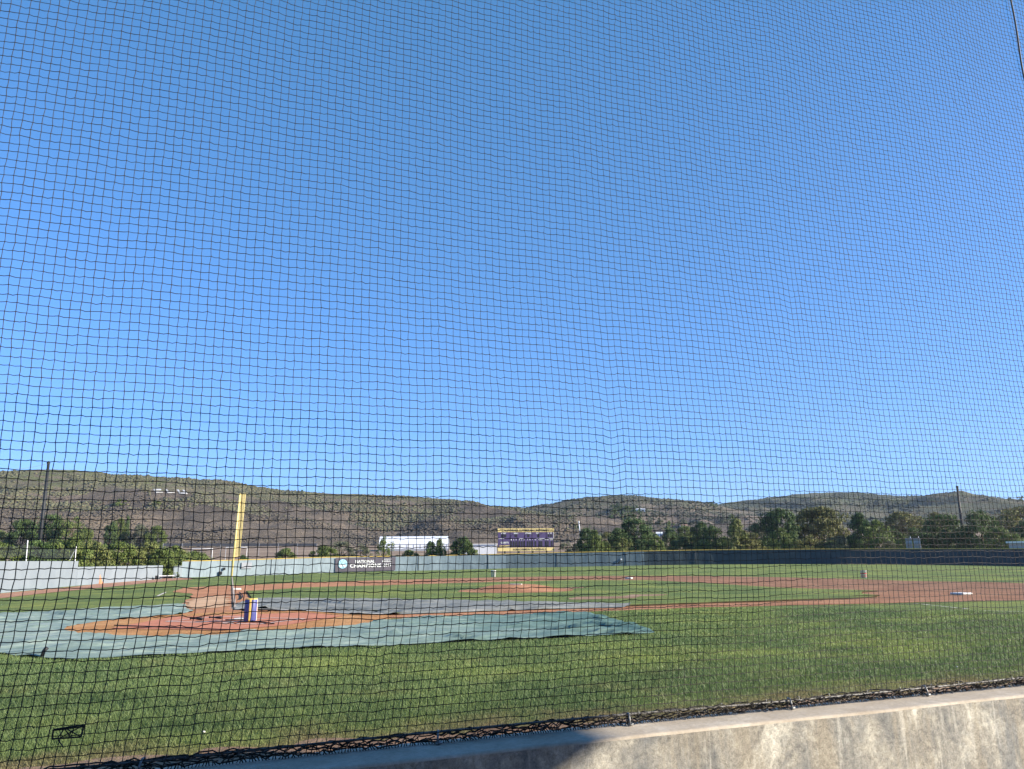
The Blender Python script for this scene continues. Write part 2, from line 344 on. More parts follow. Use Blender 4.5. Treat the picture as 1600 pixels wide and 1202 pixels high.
# ground sheet
na, nr = 361, 215
an = np.radians(np.linspace(-180, 180, na)); rad = np.concatenate([[0.0], np.geomspace(0.6, 6000, nr-1)])
A, RR = np.meshgrid(an, rad); X = CAM[0]+RR*np.cos(A); Y = CAM[1]+RR*np.sin(A); Z = g(X, Y)
V = np.stack([X, Y, Z], -1).reshape(-1, 3)
idx = np.arange(na*nr).reshape(nr, na)
Fq = np.stack([idx[:-1, :-1], idx[1:, :-1], idx[1:, 1:], idx[:-1, 1:]], -1).reshape(-1, 4)
tag(link('ground', raw('ground', V, Fq), M['turf'], smooth=True), kind='structure')

def resample(poly, step, closed=True):
    out = []; n = len(poly)
    for i in range(n if closed else n-1):
        a = np.array(poly[i][:2], float); b_ = np.array(poly[(i+1) % n][:2], float); L = np.linalg.norm(b_-a); k = max(1, int(L/step))
        for j in range(k): out.append(a+(b_-a)*j/k)
    if not closed: out.append(np.array(poly[-1][:2], float))
    return np.array(out)
def inside(P, poly):
    x, y = P[:, 0], P[:, 1]; ins = np.zeros(len(P), bool); n = len(poly)
    for i in range(n):
        x1, y1 = poly[i]; x2, y2 = poly[(i+1) % n]
        if y1 == y2: continue
        c = ((y1 > y) != (y2 > y)) & (x < (x2-x1)*(y-y1)/(y2-y1)+x1); ins ^= c
    return ins
def ragged(P, amp, sc, seed=0):
    out = []
    for q in P:
        out.append((q[0]+amp*noise.noise((q[0]*sc, q[1]*sc, seed+3.1)), q[1]+amp*noise.noise((q[0]*sc, q[1]*sc, seed+9.7))))
    return np.array(out)
def sheet(name, poly, dz, mt, step=0.5, grid=1.0, amp=0.0, asc=1.0, hf=None, skirt=0.0, smooth_=True, skirt_mat=None, parent=None, seed=0):
    """a patch that follows the ground, dz above it; skirt gives it a side edge"""
    B = resample(poly, step)
    if amp: B = ragged(B, amp, asc, seed)
    x0, y0 = B.min(0); x1, y1 = B.max(0)
    gx, gy = np.meshgrid(np.arange(x0+grid/2, x1, grid), np.arange(y0+grid/2, y1, grid))
    I = np.stack([gx.ravel(), gy.ravel()], -1); rs = np.random.RandomState(5); I = I+(rs.rand(*I.shape)-.5)*grid*.5
    I = I[inside(I, B)]
    if len(I):
        keep = np.ones(len(I), bool)
        for i0 in range(0, len(I), 2000):
            dd = ((I[i0:i0+2000, None, :]-B[None])**2).sum(-1).min(1); keep[i0:i0+2000] = dd > (grid*.35)**2
        I = I[keep]
    P = np.concatenate([B, I]); n = len(B)
    vs, es, fs, *_ = delaunay_2d_cdt([Vector(p) for p in P], [], [list(range(n))], 1, 1e-5)
    vs = np.array([(v.x, v.y) for v in vs]); z = g(vs[:, 0], vs[:, 1])+dz
    if hf is not None: z = z+hf(vs)
    V = [(a, b_, c) for (a, b_), c in zip(vs, z)]; Fa = [tuple(f) for f in fs]
    if skirt:
        b0 = len(V)
        cnt = {}
        for f in Fa:
            for i in range(len(f)):
                e = (f[i], f[(i+1) % len(f)]); cnt[e] = 1
        bd = [e for e in cnt if (e[1], e[0]) not in cnt]
        mp = {}
        for e in bd:
            for q in e:
                if q not in mp: mp[q] = len(V); V.append(V[q]); V.append((V[q][0], V[q][1], V[q][2]-skirt))
        nf = len(Fa)
        Fa += [(mp[e[1]], mp[e[0]], mp[e[0]]+1, mp[e[1]]+1) for e in bd]
    me = bpy.data.meshes.new(name); me.from_pydata(V, [], Fa); me.update()
    o = link(name, me, mt, parent, smooth=smooth_)
    if skirt and skirt_mat:
        me.materials.append(skirt_mat)
        for p_ in me.polygons[nf:]: p_.material_index = 1; p_.use_smooth = False
    return o
def circ(cx, cy, r_, a0=0, a1=360, n=60):
    return [(cx+r_*math.cos(R(a0+(a1-a0)*i/n)), cy+r_*math.sin(R(a0+(a1-a0)*i/n))) for i in range(n+(0 if a1-a0 == 360 else 1))]

# ------------------------------------------------------------------ infield
B90 = 27.43; MC = (13.04, 13.04)
AR = 28.96
# skin: arc around the mound clipped by foul side margins
a0, a1 = -34.5, 122.0
arc = circ(MC[0], MC[1], AR, a0, a1, 90)
skin = [(-1.0, -1.35), (14, -1.35), (19, -2.3), (26, -3.6), (34, -4.2)] + [p for p in arc if p[0] > 30 or p[1] > -3] + [(-3.2, 36.0), (-3.4, 27), (-2.2, 23.5), (-1.9, 16), (-1.9, 8), (-1.5, 3)]
tag(sheet('infield_dirt', skin, 0.012, M['dirt'], 0.6, 1.3, 0.25, 0.7), kind='structure')
# infield turf island, cut out around the bases
BR = 3.96
def cut(cx, cy, a0, a1): return circ(cx, cy, BR, a0, a1, 12)
isl = cut(0, 0, 2, 88)[::-1]      # goes from 3B side to 1B side around home
isl = circ(0, 0, 4.5, 87, 4, 12) + [(8, 0.22), (16, 0.12), (21.5, -0.15)] + [(22.9, 0.25), (21.5, 0.9)] + circ(B90, 0, BR, 168, 100, 10) + [(26.5, 8), (26.5, 19)] + circ(B90, B90, BR+0.6, 257, 193, 10) + [(19, 26.4), (8, 26.4)] + circ(0, B90, BR, -12, -80, 10) + [(0.75, 18), (0.7, 10)]
tag(sheet('infield_grass', isl, 0.065, M['turf'], 0.25, 1.0, 0.12, 2.2, skirt=0.10, skirt_mat=M['soil_shade']), kind='structure')
def moundh(vs):
    d = np.hypot(vs[:, 0]-MC[0], vs[:, 1]-MC[1]); return 0.27*(1-smooth(0.7, 2.75, d))
tag(sheet('pitchers_mound', circ(MC[0], MC[1], 2.85), 0.072, M['dirt'], 0.3, 0.3, 0.12, 1.3, hf=moundh), kind='structure')
# worn bare patches in the infield turf
for i, (u, v, w, h_) in enumerate([(945, 937, 3.2, 1.0), (1010, 933, 2.0, .7), (880, 921.5, 1.8, .8), (900, 920.5, 1.5, .6)]):
    q = G(u, v); tag(sheet('worn_patch', [(q[0]+w*.5*math.cos(a)+.3*math.sin(3*a), q[1]+h_*math.sin(a)) for a in np.linspace(0, 2*math.pi, 18)[:-1]], 0.075, M['strip'], 0.3, 0.5, 0.3, 1.5, seed=i), kind='structure')
# home circle
tag(sheet('home_plate_dirt', circ(0, 0, 4.1, n=90), 0.024, M['dirt_home'], 0.25, 0.6, 0.10, 1.6), kind='structure')
# strip of bare ground below the dugout wall
tag(sheet('bare_ground_strip', [(-9, -18.02), (22, -18.02), (22, -14.75), (9, -15.15), (5, -15.25), (0, -14.95), (-9, -14.6)], 0.012, M['strip'], 0.12, 0.5, 0.30, 2.4), kind='structure')
tag(sheet('dry_clay_patch', [G(*q_)[:2] for q_ in ((291, 948), (296, 939), (318, 933), (348, 932), (357, 938), (358, 946), (340, 950), (312, 953))], 0.030, dirt('dry_clay', (0.50, 0.31, 0.175), (0.58, 0.37, 0.22), (0.66, 0.45, 0.28)), 0.2, 0.5, 0.5, 1.2), kind='structure')
# red mat with chalk batter's boxes
mt_ = tag(sheet('batters_mat', [(-2.85, -1.05), (-1.75, 2.5), (2.1, 2.3), (2.9, 0.3), (1.2, -2.2), (-0.3, -3.1)], 0.034, M['mat_red'], 0.3, 0.6, 0.05, 1.2),
     'red turf mat in the home plate dirt, painted with white batter box lines', 'turf mat')
def gline(name, a, b_, w, dz, m_, parent=None, amp=0.02):
    a = np.array(a, float); b_ = np.array(b_, float); d = b_-a; L = np.linalg.norm(d); nrm = np.array([-d[1], d[0]])/L*w/2
    return sheet(name, [tuple(a-nrm), tuple(b_-nrm), tuple(b_+nrm), tuple(a+nrm)], dz, m_, 0.15, 5, amp, 4.0, parent=parent)
for sx_ in (-1, 1):
    x0, x1 = (0.37, 1.59) if sx_ > 0 else (-1.59, -0.37)
    for a, b_ in (((x0, -0.9), (x0, 0.9)), ((x1, -0.9), (x1, 0.9)), ((x0, 0.9), (x1, 0.9)), ((x0, -0.9), (x1, -0.9))):
        ca, sa = math.cos(R(-45)), math.sin(R(-45))
        rot = lambda p: (p[0]*ca-p[1]*sa, p[0]*sa+p[1]*ca)
        gline('box_line', rot(a), rot(b_), 0.08, 0.046, M['chalk'], mt_)
hp = MB(); pl = [(-.216, 0), (0, -.216), (.216, 0), (.216, .216), (-.216, .216)]
hpv = [(x*math.cos(R(-45))-(y)*math.sin(R(-45))+0.1, x*math.sin(R(-45))+(y)*math.cos(R(-45))+0.1) for x, y in pl]
hp.quad(*[(x, y, 0.075) for x, y in hpv]); hp.quad(*[(x, y, 0.04) for x, y in hpv][::-1])
for i in range(5): a, b_ = hpv[i], hpv[(i+1) % 5]; hp.quad((a[0], a[1], .04), (b_[0], b_[1], .04), (b_[0], b_[1], .075), (a[0], a[1], .075))
tag(hp.build('home_plate', M['rubber_white']), 'white five-sided home plate on the red mat', 'home plate')
# foul line and other chalk
tag(gline('third_base_line', (0, 6.2), (0, 92.5), 0.09, 0.05, M['oldchalk'], amp=0.05), kind='structure')
tag(gline('coach_box_line', G(246, 932)[:2], G(259, 926)[:2], 0.12, 0.02, M['chalk']), kind='structure')
for k, (a, b_) in enumerate((((1430, 944), (1515, 953)), ((1540, 955.5), (1600, 957)), ((1090, 890), (1150, 892)))):
    tag(gline('faded_line', G(*a)[:2], G(*b_)[:2], 0.06, 0.02, M['chalk'], amp=0.05), kind='structure')

# tarps ---------------------------------------------------------------
def wrinkle(amp, sx, sy, seed, ridges=(), box_=(-9, 10, -8, 10), nr_=70):
    rw = random.Random(int(seed*10)); ridges = list(ridges)
    for _ in range(nr_):
        x_, y_ = rw.uniform(box_[0], box_[1]), rw.uniform(box_[2], box_[3]); a_ = rw.gauss(2.6, .7); l_ = rw.uniform(.4, 2.2)
        ridges.append((x_, y_, x_+l_*math.cos(a_), y_+l_*math.sin(a_), rw.uniform(.015, .05), rw.uniform(.05, .09)))
    def f(vs):
        out = np.zeros(len(vs))
        for i, (x, y) in enumerate(vs):
            n = noise.fractal((x*sx, y*sy, seed), 0.9, 2.1, 4); out[i] = amp*max(0, n+0.15)
            for (ax, ay, bx, by, h_, w) in ridges:
                L2 = (bx-ax)**2+(by-ay)**2; t_ = max(0, min(1, ((x-ax)*(bx-ax)+(y-ay)*(by-ay))/L2))
                px, py = ax+t_*(bx-ax), ay+t_*(by-ay); d2 = (x-px)**2+(y-py)**2
                out[i] += h_*math.exp(-d2/(w*w))*math.sin(math.pi*(0.08+0.84*t_))
        return out
    return f
def GR(a, b_, h_, w): p = G(*a); q = G(*b_); return (p[0], p[1], q[0], q[1], h_*.75, w*.62)
tp = [(-80, 962), (0, 960), (60, 959), (120, 954), (200, 949.5), (289, 945), (292, 951), (302, 957)]
teal = [G(*p)[:2] for p in tp]
teal += circ(0, 0, 4.0, 118, 330, 40)
teal += [(4.6, -1.45), (9.6, -1.45)] + [G(*p)[:2] for p in [(950, 966), (985, 976), (1028, 991), (960, 994), (900, 997), (830, 1000.5), (760, 1003), (690, 1006), (620, 1010), (500, 1014.5), (400, 1019), (300, 1023), (230, 1027), (160, 1030), (95, 1033), (60, 1029), (40, 1027), (0, 1023), (-80, 1020)]]
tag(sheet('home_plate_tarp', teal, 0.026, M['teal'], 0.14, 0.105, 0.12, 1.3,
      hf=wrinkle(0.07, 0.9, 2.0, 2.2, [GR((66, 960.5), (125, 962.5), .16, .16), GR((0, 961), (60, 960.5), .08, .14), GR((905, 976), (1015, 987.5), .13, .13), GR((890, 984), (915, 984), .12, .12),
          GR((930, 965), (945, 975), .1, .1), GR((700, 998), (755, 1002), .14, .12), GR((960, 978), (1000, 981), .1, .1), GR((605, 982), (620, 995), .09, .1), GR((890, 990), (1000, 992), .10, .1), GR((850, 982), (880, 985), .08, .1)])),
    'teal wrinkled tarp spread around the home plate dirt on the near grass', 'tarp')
def onground(*a, **k):      # the cloth drops from the turf lip to the clay
    f = wrinkle(*a, **k); I_ = [tuple(q) for q in resample(isl, .3)]
    def h2(vs): return f(vs)-.048*(~inside(vs+np.array([-.05, .05]), I_))
    return h2
gp = [(367, 954), (366, 946), (385, 940), (420, 937.5), (560, 939), (700, 941.5), (860, 944.5), (930, 946), (988, 948), (975, 950.5), (860, 953.5), (700, 959), (600, 962.5), (560, 962), (490, 957), (430, 955)]
gt = tag(sheet('infield_tarp', [G(*p)[:2] for p in gp], 0.085, M['greytarp'], 0.14, 0.12, 0.06, 1.1,
      hf=onground(0.05, 0.8, 1.9, 7.7, [GR((480, 941), (560, 950), .11, .14), GR((470, 943), (520, 952), .1, .12), GR((580, 950), (660, 954), .1, .14), GR((590, 959), (620, 962.5), .09, .1)], box_=(0, 12, 0, 11), nr_=60)),
    'grey wrinkled tarp lying on the infield grass in front of home plate', 'tarp')
def cord(name, pts, r_, m_, parent=None, lift=0.0):
    P = [G(*p, dz=0.06+lift) for p in pts]; mb = MB(); mb.tube(P, r_, 6); return mb.build(name, m_, parent, True)
for a_, b_ in (((358, 955), (430, 957)), ((430, 957), (495, 960)), ((495, 960), (600, 965))):
    gline('weighted_hem', G(*a_)[:2], G(*b_)[:2], 0.09, 0.10, M['chalk'], gt, amp=.06)
tag(cord('ground_cord', [(178, 981), (230, 983), (300, 986), (345, 988), (400, 989)], 0.014, M['black']), 'thin black cord lying on the dirt at the near edge of the red mat', 'cord')
tag(cord('ground_cord', [(352, 972.5), (386, 972), (398, 975), (428, 978.5)], 0.018, M['black']), 'black cord on the red mat at the foot of the striped barrel', 'cord')
tag(cord('hose', [(374, 928), (378, 931), (379, 935), (376, 938)], 0.03, M['black']), 'short black curved hose at the edge of the grass beside the third base line', 'hose')
for k, (a, b_, lb) in enumerate((((297, 972.2), (316, 972.6), 'black bar standing in for barrel shadow on the far edge of the red mat, left one of two'), ((327, 970), (346, 970.6), 'black bar standing in for barrel shadow on the far edge of the red mat, right one of two'))):
    A_ = np.array(G(*a, dz=.09)); B_ = np.array(G(*b_, dz=.09)); mb = MB()  # solid black bars laid where the barrel's shadow falls
    mb.tube([A_+(B_-A_)*s for s in (0, .02, .04, .4, .6, .95, 1)], [.03, .03, .016, .018, .03, .04, .02], 8)
    tag(mb.build('shadow_bar', M['black'], smooth=True), lb, 'shadow bar', 'shadow bars on the red mat')

# bases ---------------------------------------------------------------
def base(x, y, lb, rz=0.0):
    mb = MB(); mb.box(-.19, .19, -.19, .19, 0.0, .11)
    o = mb.build('base_bag', M['rubber_white'], smooth=True, bevel=0.03); o.location = (x, y, float(g(x, y))+.012); o.rotation_euler[2] = rz
    tag(o, lb, 'base', 'bases of the infield'); return o
base(B90-.2, 0.2, 'white first base bag on the right side dirt, nearest the right edge', .05).scale = (1.5, 1.5, .7)
base(0.2, B90-.2, 'white third base bag beside the chalk line, below the yellow foul pole').scale = (1.3, 1.3, 1)
base(B90, B90, 'white second base bag on the far dirt band, in the middle distance', R(45)).scale = (1.3, 1.3, 1)
mb = MB(); mb.box(-.31, .31, -.08, .08, 0, .03)
o = mb.build('pitching_rubber', M['rubber_white'], bevel=.008); o.location = (MC[0], MC[1], float(g(*MC))+.34); o.rotation_euler[2] = R(-45)
tag(o, 'white pitching rubber on top of the clay mound', 'pitching rubber')

# buckets -------------------------------------------------------------
def bucket(u, v, s, lb, printm):
    x, y, z = G(u, v); r_ = empty('bucket', (x, y, z+.005), 0.6, lb, 'bucket', 'white ball buckets'); r_.scale = (s, s, s)
    MB().lathe([(0.001, 0), (.13, 0), (.15, .34), (.158, .34), (.158, .37), (.001, .37)], 20).build('pail', M['white'], r_, True)
    h_ = MB(); h_.tube([(.155*math.cos(a), .02, .33-.17*math.sin(a)) for a in np.linspace(0, math.pi, 12)], .006, 5); h_.build('handle', M['steel'], r_, True)
    if printm:
        p_ = MB()
        p_.lathe([(.138, .08), (.1415, .12)], 20); p_.lathe([(.146, .20), (.1495, .25)], 20); p_.build('printed_band', printm, r_, True)
    return r_
bucket(771, 901.5, 1.5, 'plain white bucket on the outfield grass below the scoreboard', None)
bucket(1350, 903.5, 1.45, 'white bucket with red print at the grass edge of the right side dirt', M['redprint'])
# barrel --------------------------------------------------------------
x, y, z = G(390.5, 973.5)
br = empty('striped_barrel', (x, y, z+.05), R(20), 'upright blue padded barrel with yellow stripes standing on the red mat by home plate', 'barrel'); br.scale = (.74, .74, .80)
MB().lathe([(.001, 0), (.20, 0), (.215, .03), (.215, .66), (.20, .69), (.001, .69)], 32).build('body', M['vinyl_blue'], br, True)
for a, mm in ((-118, 'vinyl_yellow'), (-38, 'vinyl_pink'), (20, 'vinyl_yellow'), (150, 'vinyl_yellow')):
    s_ = MB(); n0 = []
    for z_ in (0.0, .03, .66, .695):
        rr_ = .222 if .02 < z_ < .67 else .206
        n0.append([(rr_*math.cos(R(a+q)), rr_*math.sin(R(a+q)), z_) for q in (-9, -3, 3, 9)])
    for i in range(3):
        for j in range(3): s_.quad(n0[i][j], n0[i][j+1], n0[i+1][j+1], n0[i+1][j])
    s_.build('stripe', M[mm], br)
MB().lathe([(.001, .70), (.14, .70), (.20, .715), (.21, .70), (.205, .68)], 28).build('rim', M['vinyl_yellow'], br, True)

# balls, stake ----------------------------------------------------------
for (u, v, lb) in ((318, 1150, 'small white stone on the near grass at lower left'), (1496, 1046, 'small white stone on the grass at the right, near the dugout wall')):
    x, y, z = G(u, v); me = bpy.data.meshes.new('stone'); bm = bmesh.new(); bmesh.ops.create_icosphere(bm, subdivisions=2, radius=.013)
    for v_ in bm.verts: v_.co *= 1+.5*noise.noise(v_.co*60); v_.co.z *= .7
    bm.to_mesh(me); bm.free()
    tag(link('white_stone', me, M['rubber_white'], loc=(x, y, z+.035), smooth=True), lb, 'stone', 'white stones on the grass')
x, y, z = G(65, 1029); mb = MB(); mb.tube([(0, 0, 0), (.02, 0, .10), (.06, 0, .155)], [.03, .03, .035], 8)
tag(mb.build('tarp_stake', M['black'], loc=(x, y, z+.02), smooth=True), 'short black stake holding the near left edge of the teal tarp', 'stake')

# ------------------------------------------------------------------ outfield fence
fr = empty('outfield_fence', tuple(fence_pts[0]), 0, 'long curved outfield fence with blue-grey windscreen and yellow top rail', 'fence')
fo = fence_pts[0]
V, Fa = [], []
sub = resample([tuple(p[:2]) for p in fence_pts], 0.6, False)
cum = np.concatenate([[0], np.cumsum(np.hypot(*np.diff(fence_pts[:, :2], axis=0).T))])
def fence_at(s):
    return np.array([np.interp(s, cum, fence_pts[:, i]) for i in range(3)])
L = cum[-1]; ns = int(L/0.5); rows = 7
PS = np.array([fence_at(L*i/ns) for i in range(ns+1)])
T_ = np.gradient(PS[:, :2], axis=0); T_ /= np.linalg.norm(T_, axis=1)[:, None]; NR = np.stack([T_[:, 1], -T_[:, 0]], -1)   # towards home
for i in range(ns+1):
    for j in range(rows+1):
        q = PS[i]; hz = FH*j/rows
        o1 = 0.05*noise.noise((L*i/ns*0.8, hz*0.5, 1.0))+0.03*math.sin(L*i/ns*2.1)*math.sin(math.pi*j/rows)
        V.append((q[0]-fo[0]+NR[i, 0]*o1, q[1]-fo[1]+NR[i, 1]*o1, q[2]-fo[2]+hz-0.05*(j == 0)))
idx = np.arange((ns+1)*(rows+1)).reshape(ns+1, rows+1)
Fq = np.stack([idx[:-1, :-1], idx[1:, :-1], idx[1:, 1:], idx[:-1, 1:]], -1).reshape(-1, 4)
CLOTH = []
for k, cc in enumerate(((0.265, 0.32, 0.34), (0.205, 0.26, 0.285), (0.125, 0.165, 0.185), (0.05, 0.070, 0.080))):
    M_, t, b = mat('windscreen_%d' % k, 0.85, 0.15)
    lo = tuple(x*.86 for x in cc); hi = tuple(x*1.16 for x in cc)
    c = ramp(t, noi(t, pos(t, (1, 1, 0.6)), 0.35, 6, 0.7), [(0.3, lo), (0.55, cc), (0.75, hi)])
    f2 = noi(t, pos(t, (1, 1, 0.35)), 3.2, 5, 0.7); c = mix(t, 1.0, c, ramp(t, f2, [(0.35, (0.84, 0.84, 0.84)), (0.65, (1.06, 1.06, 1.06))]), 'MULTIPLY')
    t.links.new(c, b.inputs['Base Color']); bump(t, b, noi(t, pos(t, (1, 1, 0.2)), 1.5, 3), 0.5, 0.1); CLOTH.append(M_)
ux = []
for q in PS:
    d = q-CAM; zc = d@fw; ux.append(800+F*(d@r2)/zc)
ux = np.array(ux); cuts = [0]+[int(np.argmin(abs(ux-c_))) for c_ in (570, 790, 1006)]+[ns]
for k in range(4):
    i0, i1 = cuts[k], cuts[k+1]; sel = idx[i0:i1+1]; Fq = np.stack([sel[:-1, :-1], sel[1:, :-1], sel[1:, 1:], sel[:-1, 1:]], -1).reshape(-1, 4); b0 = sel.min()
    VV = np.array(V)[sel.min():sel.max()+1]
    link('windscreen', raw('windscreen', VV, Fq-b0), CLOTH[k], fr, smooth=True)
cp = MB(); cp.tube([tuple(PS[i]-fo+np.array([0, 0, FH+.03])) for i in range(0, ns+1, 3)], 0.06, 6); cp.build('top_rail', M['yellowcap'], fr, True)
for s in np.arange(1, L, 12.0):
    q = fence_at(s)-fo; i = int(s/L*ns); n_ = NR[i]
    mb = MB(); mb.tube([(q[0]+n_[0]*.06, q[1]+n_[1]*.06, q[2]-.1), (q[0]+n_[0]*.06, q[1]+n_[1]*.06, q[2]+FH-.02)], .035, 6); mb.build('post', M['darkpole'], fr, True)
# pad and fixtures on the fence near the pole
def on_fence(u, h_, off=.1):
    for i in range(ns):
        d = PS[i]-CAM; a = math.atan2(d[1], d[0]); dd = ray(u, 870); b_ = math.atan2(dd[1], dd[0])
        if a <= b_: break
    q = PS[i]; return np.array([q[0]+NR[i, 0]*off, q[1]+NR[i, 1]*off, q[2]+h_]), T_[i], NR[i]
# banner
p0, tg, nr_ = on_fence(521, 0.12, .16); p1, _, _ = on_fence(616, 0.12, .16)
bw = float(np.linalg.norm((p1-p0)[:2])); bd = (p1-p0)[:2]/bw; slope_ = (p1[2]-p0[2])
bn = empty('banner', tuple(p0), math.atan2(bd[1], bd[0]), 'dark grey championship banner with white lettering and pale blue disc on the left outfield fence', 'banner')
BH = 2.18
mb = MB(); nb = 24
for i in range(nb+1):
    for j in range(2): mb.v.append((bw*i/nb, .02*math.sin(i*.9), BH*j+slope_*i/nb))
for i in range(nb): mb.f.append((i*2, i*2+2, i*2+3, i*2+1))
mb.build('cloth', M['banner'], bn)
def text(name, s, m_, parent, x, z, h_, w=None, y=-.05, ext=.01, bold=0.0, skew=0.0):
    cu = bpy.data.curves.new(name, 'FONT'); cu.body = s; cu.size = 1.0; cu.extrude = ext; cu.offset = bold; cu.resolution_u = 2
    to = bpy.data.objects.new(name, cu); COL.objects.link(to); bpy.context.view_layer.update()
    me = bpy.data.meshes.new_from_object(to.evaluated_get(bpy.context.evaluated_depsgraph_get())); bpy.data.objects.remove(to); bpy.data.curves.remove(cu)
    n = len(me.vertices); co = np.empty(n*3, np.float32); me.vertices.foreach_get('co', co); co = co.reshape(-1, 3)
    mn, mx = co.min(0), co.max(0); sc = h_/(mx[1]-mn[1]); sw = (w/(mx[0]-mn[0])) if w else sc
    out = np.stack([x+(co[:, 0]-mn[0])*sw, y-co[:, 2], z+(co[:, 1]-mn[1])*sc+skew*(co[:, 0]-mn[0])*sw], -1)
    me.vertices.foreach_set('co', out.ravel().astype(np.float32)); me.update(); me.materials.clear()
    return link(name, me, m_, parent)
sk = slope_/bw
text('lettering', 'NATIONAL', M['white'], bn, bw*.32, BH*.60+sk*bw*.32, BH*.22, bw*.33, bold=.02, skew=sk)
text('lettering', 'CHAMPIONS', M['white'], bn, bw*.235, BH*.27+sk*bw*.235, BH*.27, bw*.52, bold=.025, skew=sk)
text('lettering', '2017', M['white'], bn, bw*.79, BH*.30+sk*bw*.79, BH*.22, bw*.145, bold=.02, skew=sk)
text('lettering', 'DIVISION III', M['white'], bn, bw*.80, BH*.80+sk*bw*.8, BH*.09, bw*.13, bold=.01, skew=sk)
text('lettering', 'BASEBALL', M['white'], bn, bw*.77, BH*.64+sk*bw*.77, BH*.11, bw*.17, bold=.015, skew=sk)
lc = (bw*.118, BH*.56+sk*bw*.118); lr = BH*.335
mb = MB(); mb.quad(*[(lc[0]+lr*math.cos(a), -.06, lc[1]+lr*math.sin(a)) for a in np.linspace(0, 2*math.pi, 33)[:-1]]); lg = mb.build('logo_disc', M['logo'], bn)
mb = MB()
for x0, z0, x1, z1, w in ((-.5, .7, .1, -1.2, .10), (.15, .9, -.25, -.3, .07), (.55, .5, .25, -1.15, .08), (-.1, -.2, .6, -1.35, .10)):
    d = Vector((x1-x0, z1-z0)).normalized(); n_ = Vector((-d.y, d.x))*w*.5
    mb.quad(*[(lc[0]+lr*a, -.075, lc[1]+lr*b_) for a, b_ in ((x0-n_.x, z0-n_.y), (x1-n_.x*.2, z1-n_.y*.2), (x1+n_.x*.2, z1+n_.y*.2), (x0+n_.x, z0+n_.y))])
mb.build('logo_stroke', M['banner'], lg)
mb = MB()
for x0, z0, x1, z1, w in ((-.55, -.15, -.3, -.6, .35), (.0, -.1, .1, -.55, .25), (.45, -.1, .4, -.6, .3)):
    d = Vector((x1-x0, z1-z0)).normalized(); n_ = Vector((-d.y, d.x))*w*.5
    mb.quad(*[(lc[0]+lr*a, -.07, lc[1]+lr*b_) for a, b_ in ((x0-n_.x, z0-n_.y), (x1-n_.x, z1-n_.y), (x1+n_.x, z1+n_.y), (x0+n_.x, z0+n_.y))])
mb.build('logo_highlight', M['white'], lg)
# grey pad next to the pole, two small dark speakers, dark object on centre fence
q, tt, nn = on_fence(375, 1.15, .12); mb = MB(); mb.box(0, 1.5, -.05, .03, 0, .9)
tag(mb.build('fence_pad', M['grey'], loc=tuple(q)), 'small grey pad on the fence just right of the yellow foul pole', 'pad').rotation_euler[2] = math.atan2(tt[1], tt[0])
for u, h_, lb in ((344, .35, 'dark box low on the left field fence, left of the foul pole'), (349.5, 1.05, 'small dark horn higher on the left field fence, left of the foul pole')):
    q, tt, nn = on_fence(u, h_, .2); mb = MB(); s_ = .22 if h_ < .5 else .15
    mb.box(-s_, s_, -.15, .15, 0, s_*2.2); r_ = mb.build('fence_box', M['black'], loc=tuple(q), bevel=.03); tag(r_, lb, 'fence box', 'dark fixtures on the left field fence')
q, tt, nn = on_fence(967, .95, .15); bb = empty('bat_rack_hook', tuple(q), math.atan2(tt[1], tt[0]), 'small dark bracket with a white cap fixed on the centre field fence', 'bracket')
mb = MB(); mb.tube([(-.6, 0, -.5), (-.25, -.05, -.25), (.05, 0, 0.0)], .07, 6); mb.build('arm', M['black'], bb, True)
mb = MB(); mb.box(-.13, .13, -.1, .1, 0, .25); mb.build('cap', M['white'], bb, bevel=.03)

# ------------------------------------------------------------------ foul pole
fpz = float(g(0, 100)); fp = empty('foul_pole', (-0.05, 100, fpz), 0, 'tall yellow foul pole with a narrow mesh wing on its right side', 'foul pole')
FPH = 12.1-fpz; lean = 0.30
mb = MB(); mb.tube([(0, 0, -.1), (lean, 0, FPH)], .14, 12); mb.build('pole', M['yellow'], fp, True)
z0, z1 = 2.9, FPH
wx = lambda z_: lean*z_/FPH
mb = MB(); mb.tube([(wx(z0)+.82, 0, z0), (wx(z1)+.82, 0, z1)], .045, 6); mb.build('outer_rail', M['yellow'], fp, True)
for i in range(8):
    z_ = z0+(z1-z0)*i/7; mb = MB(); mb.tube([(wx(z_), 0, z_), (wx(z_)+.82, 0, z_)], .045, 6); mb.build('crossbar', M['yellow'], fp)
mb = MB()
zz = z0
while zz < z1:
    mb.box(wx(zz)+.05, wx(zz)+.80, -.012, .012, zz, zz+.028); zz += .075
k = 0
for i in range(10):
    xx = .1+.075*i
    mb.v += [(wx(z0)+xx-.012, -.016, z0), (wx(z0)+xx+.012, -.016, z0), (wx(z1)+xx+.012, -.016, z1), (wx(z1)+xx-.012, -.016, z1)]; n = len(mb.v); mb.f.append((n-4, n-3, n-2, n-1))
mb.build('wing_mesh', M['yellow'], fp)

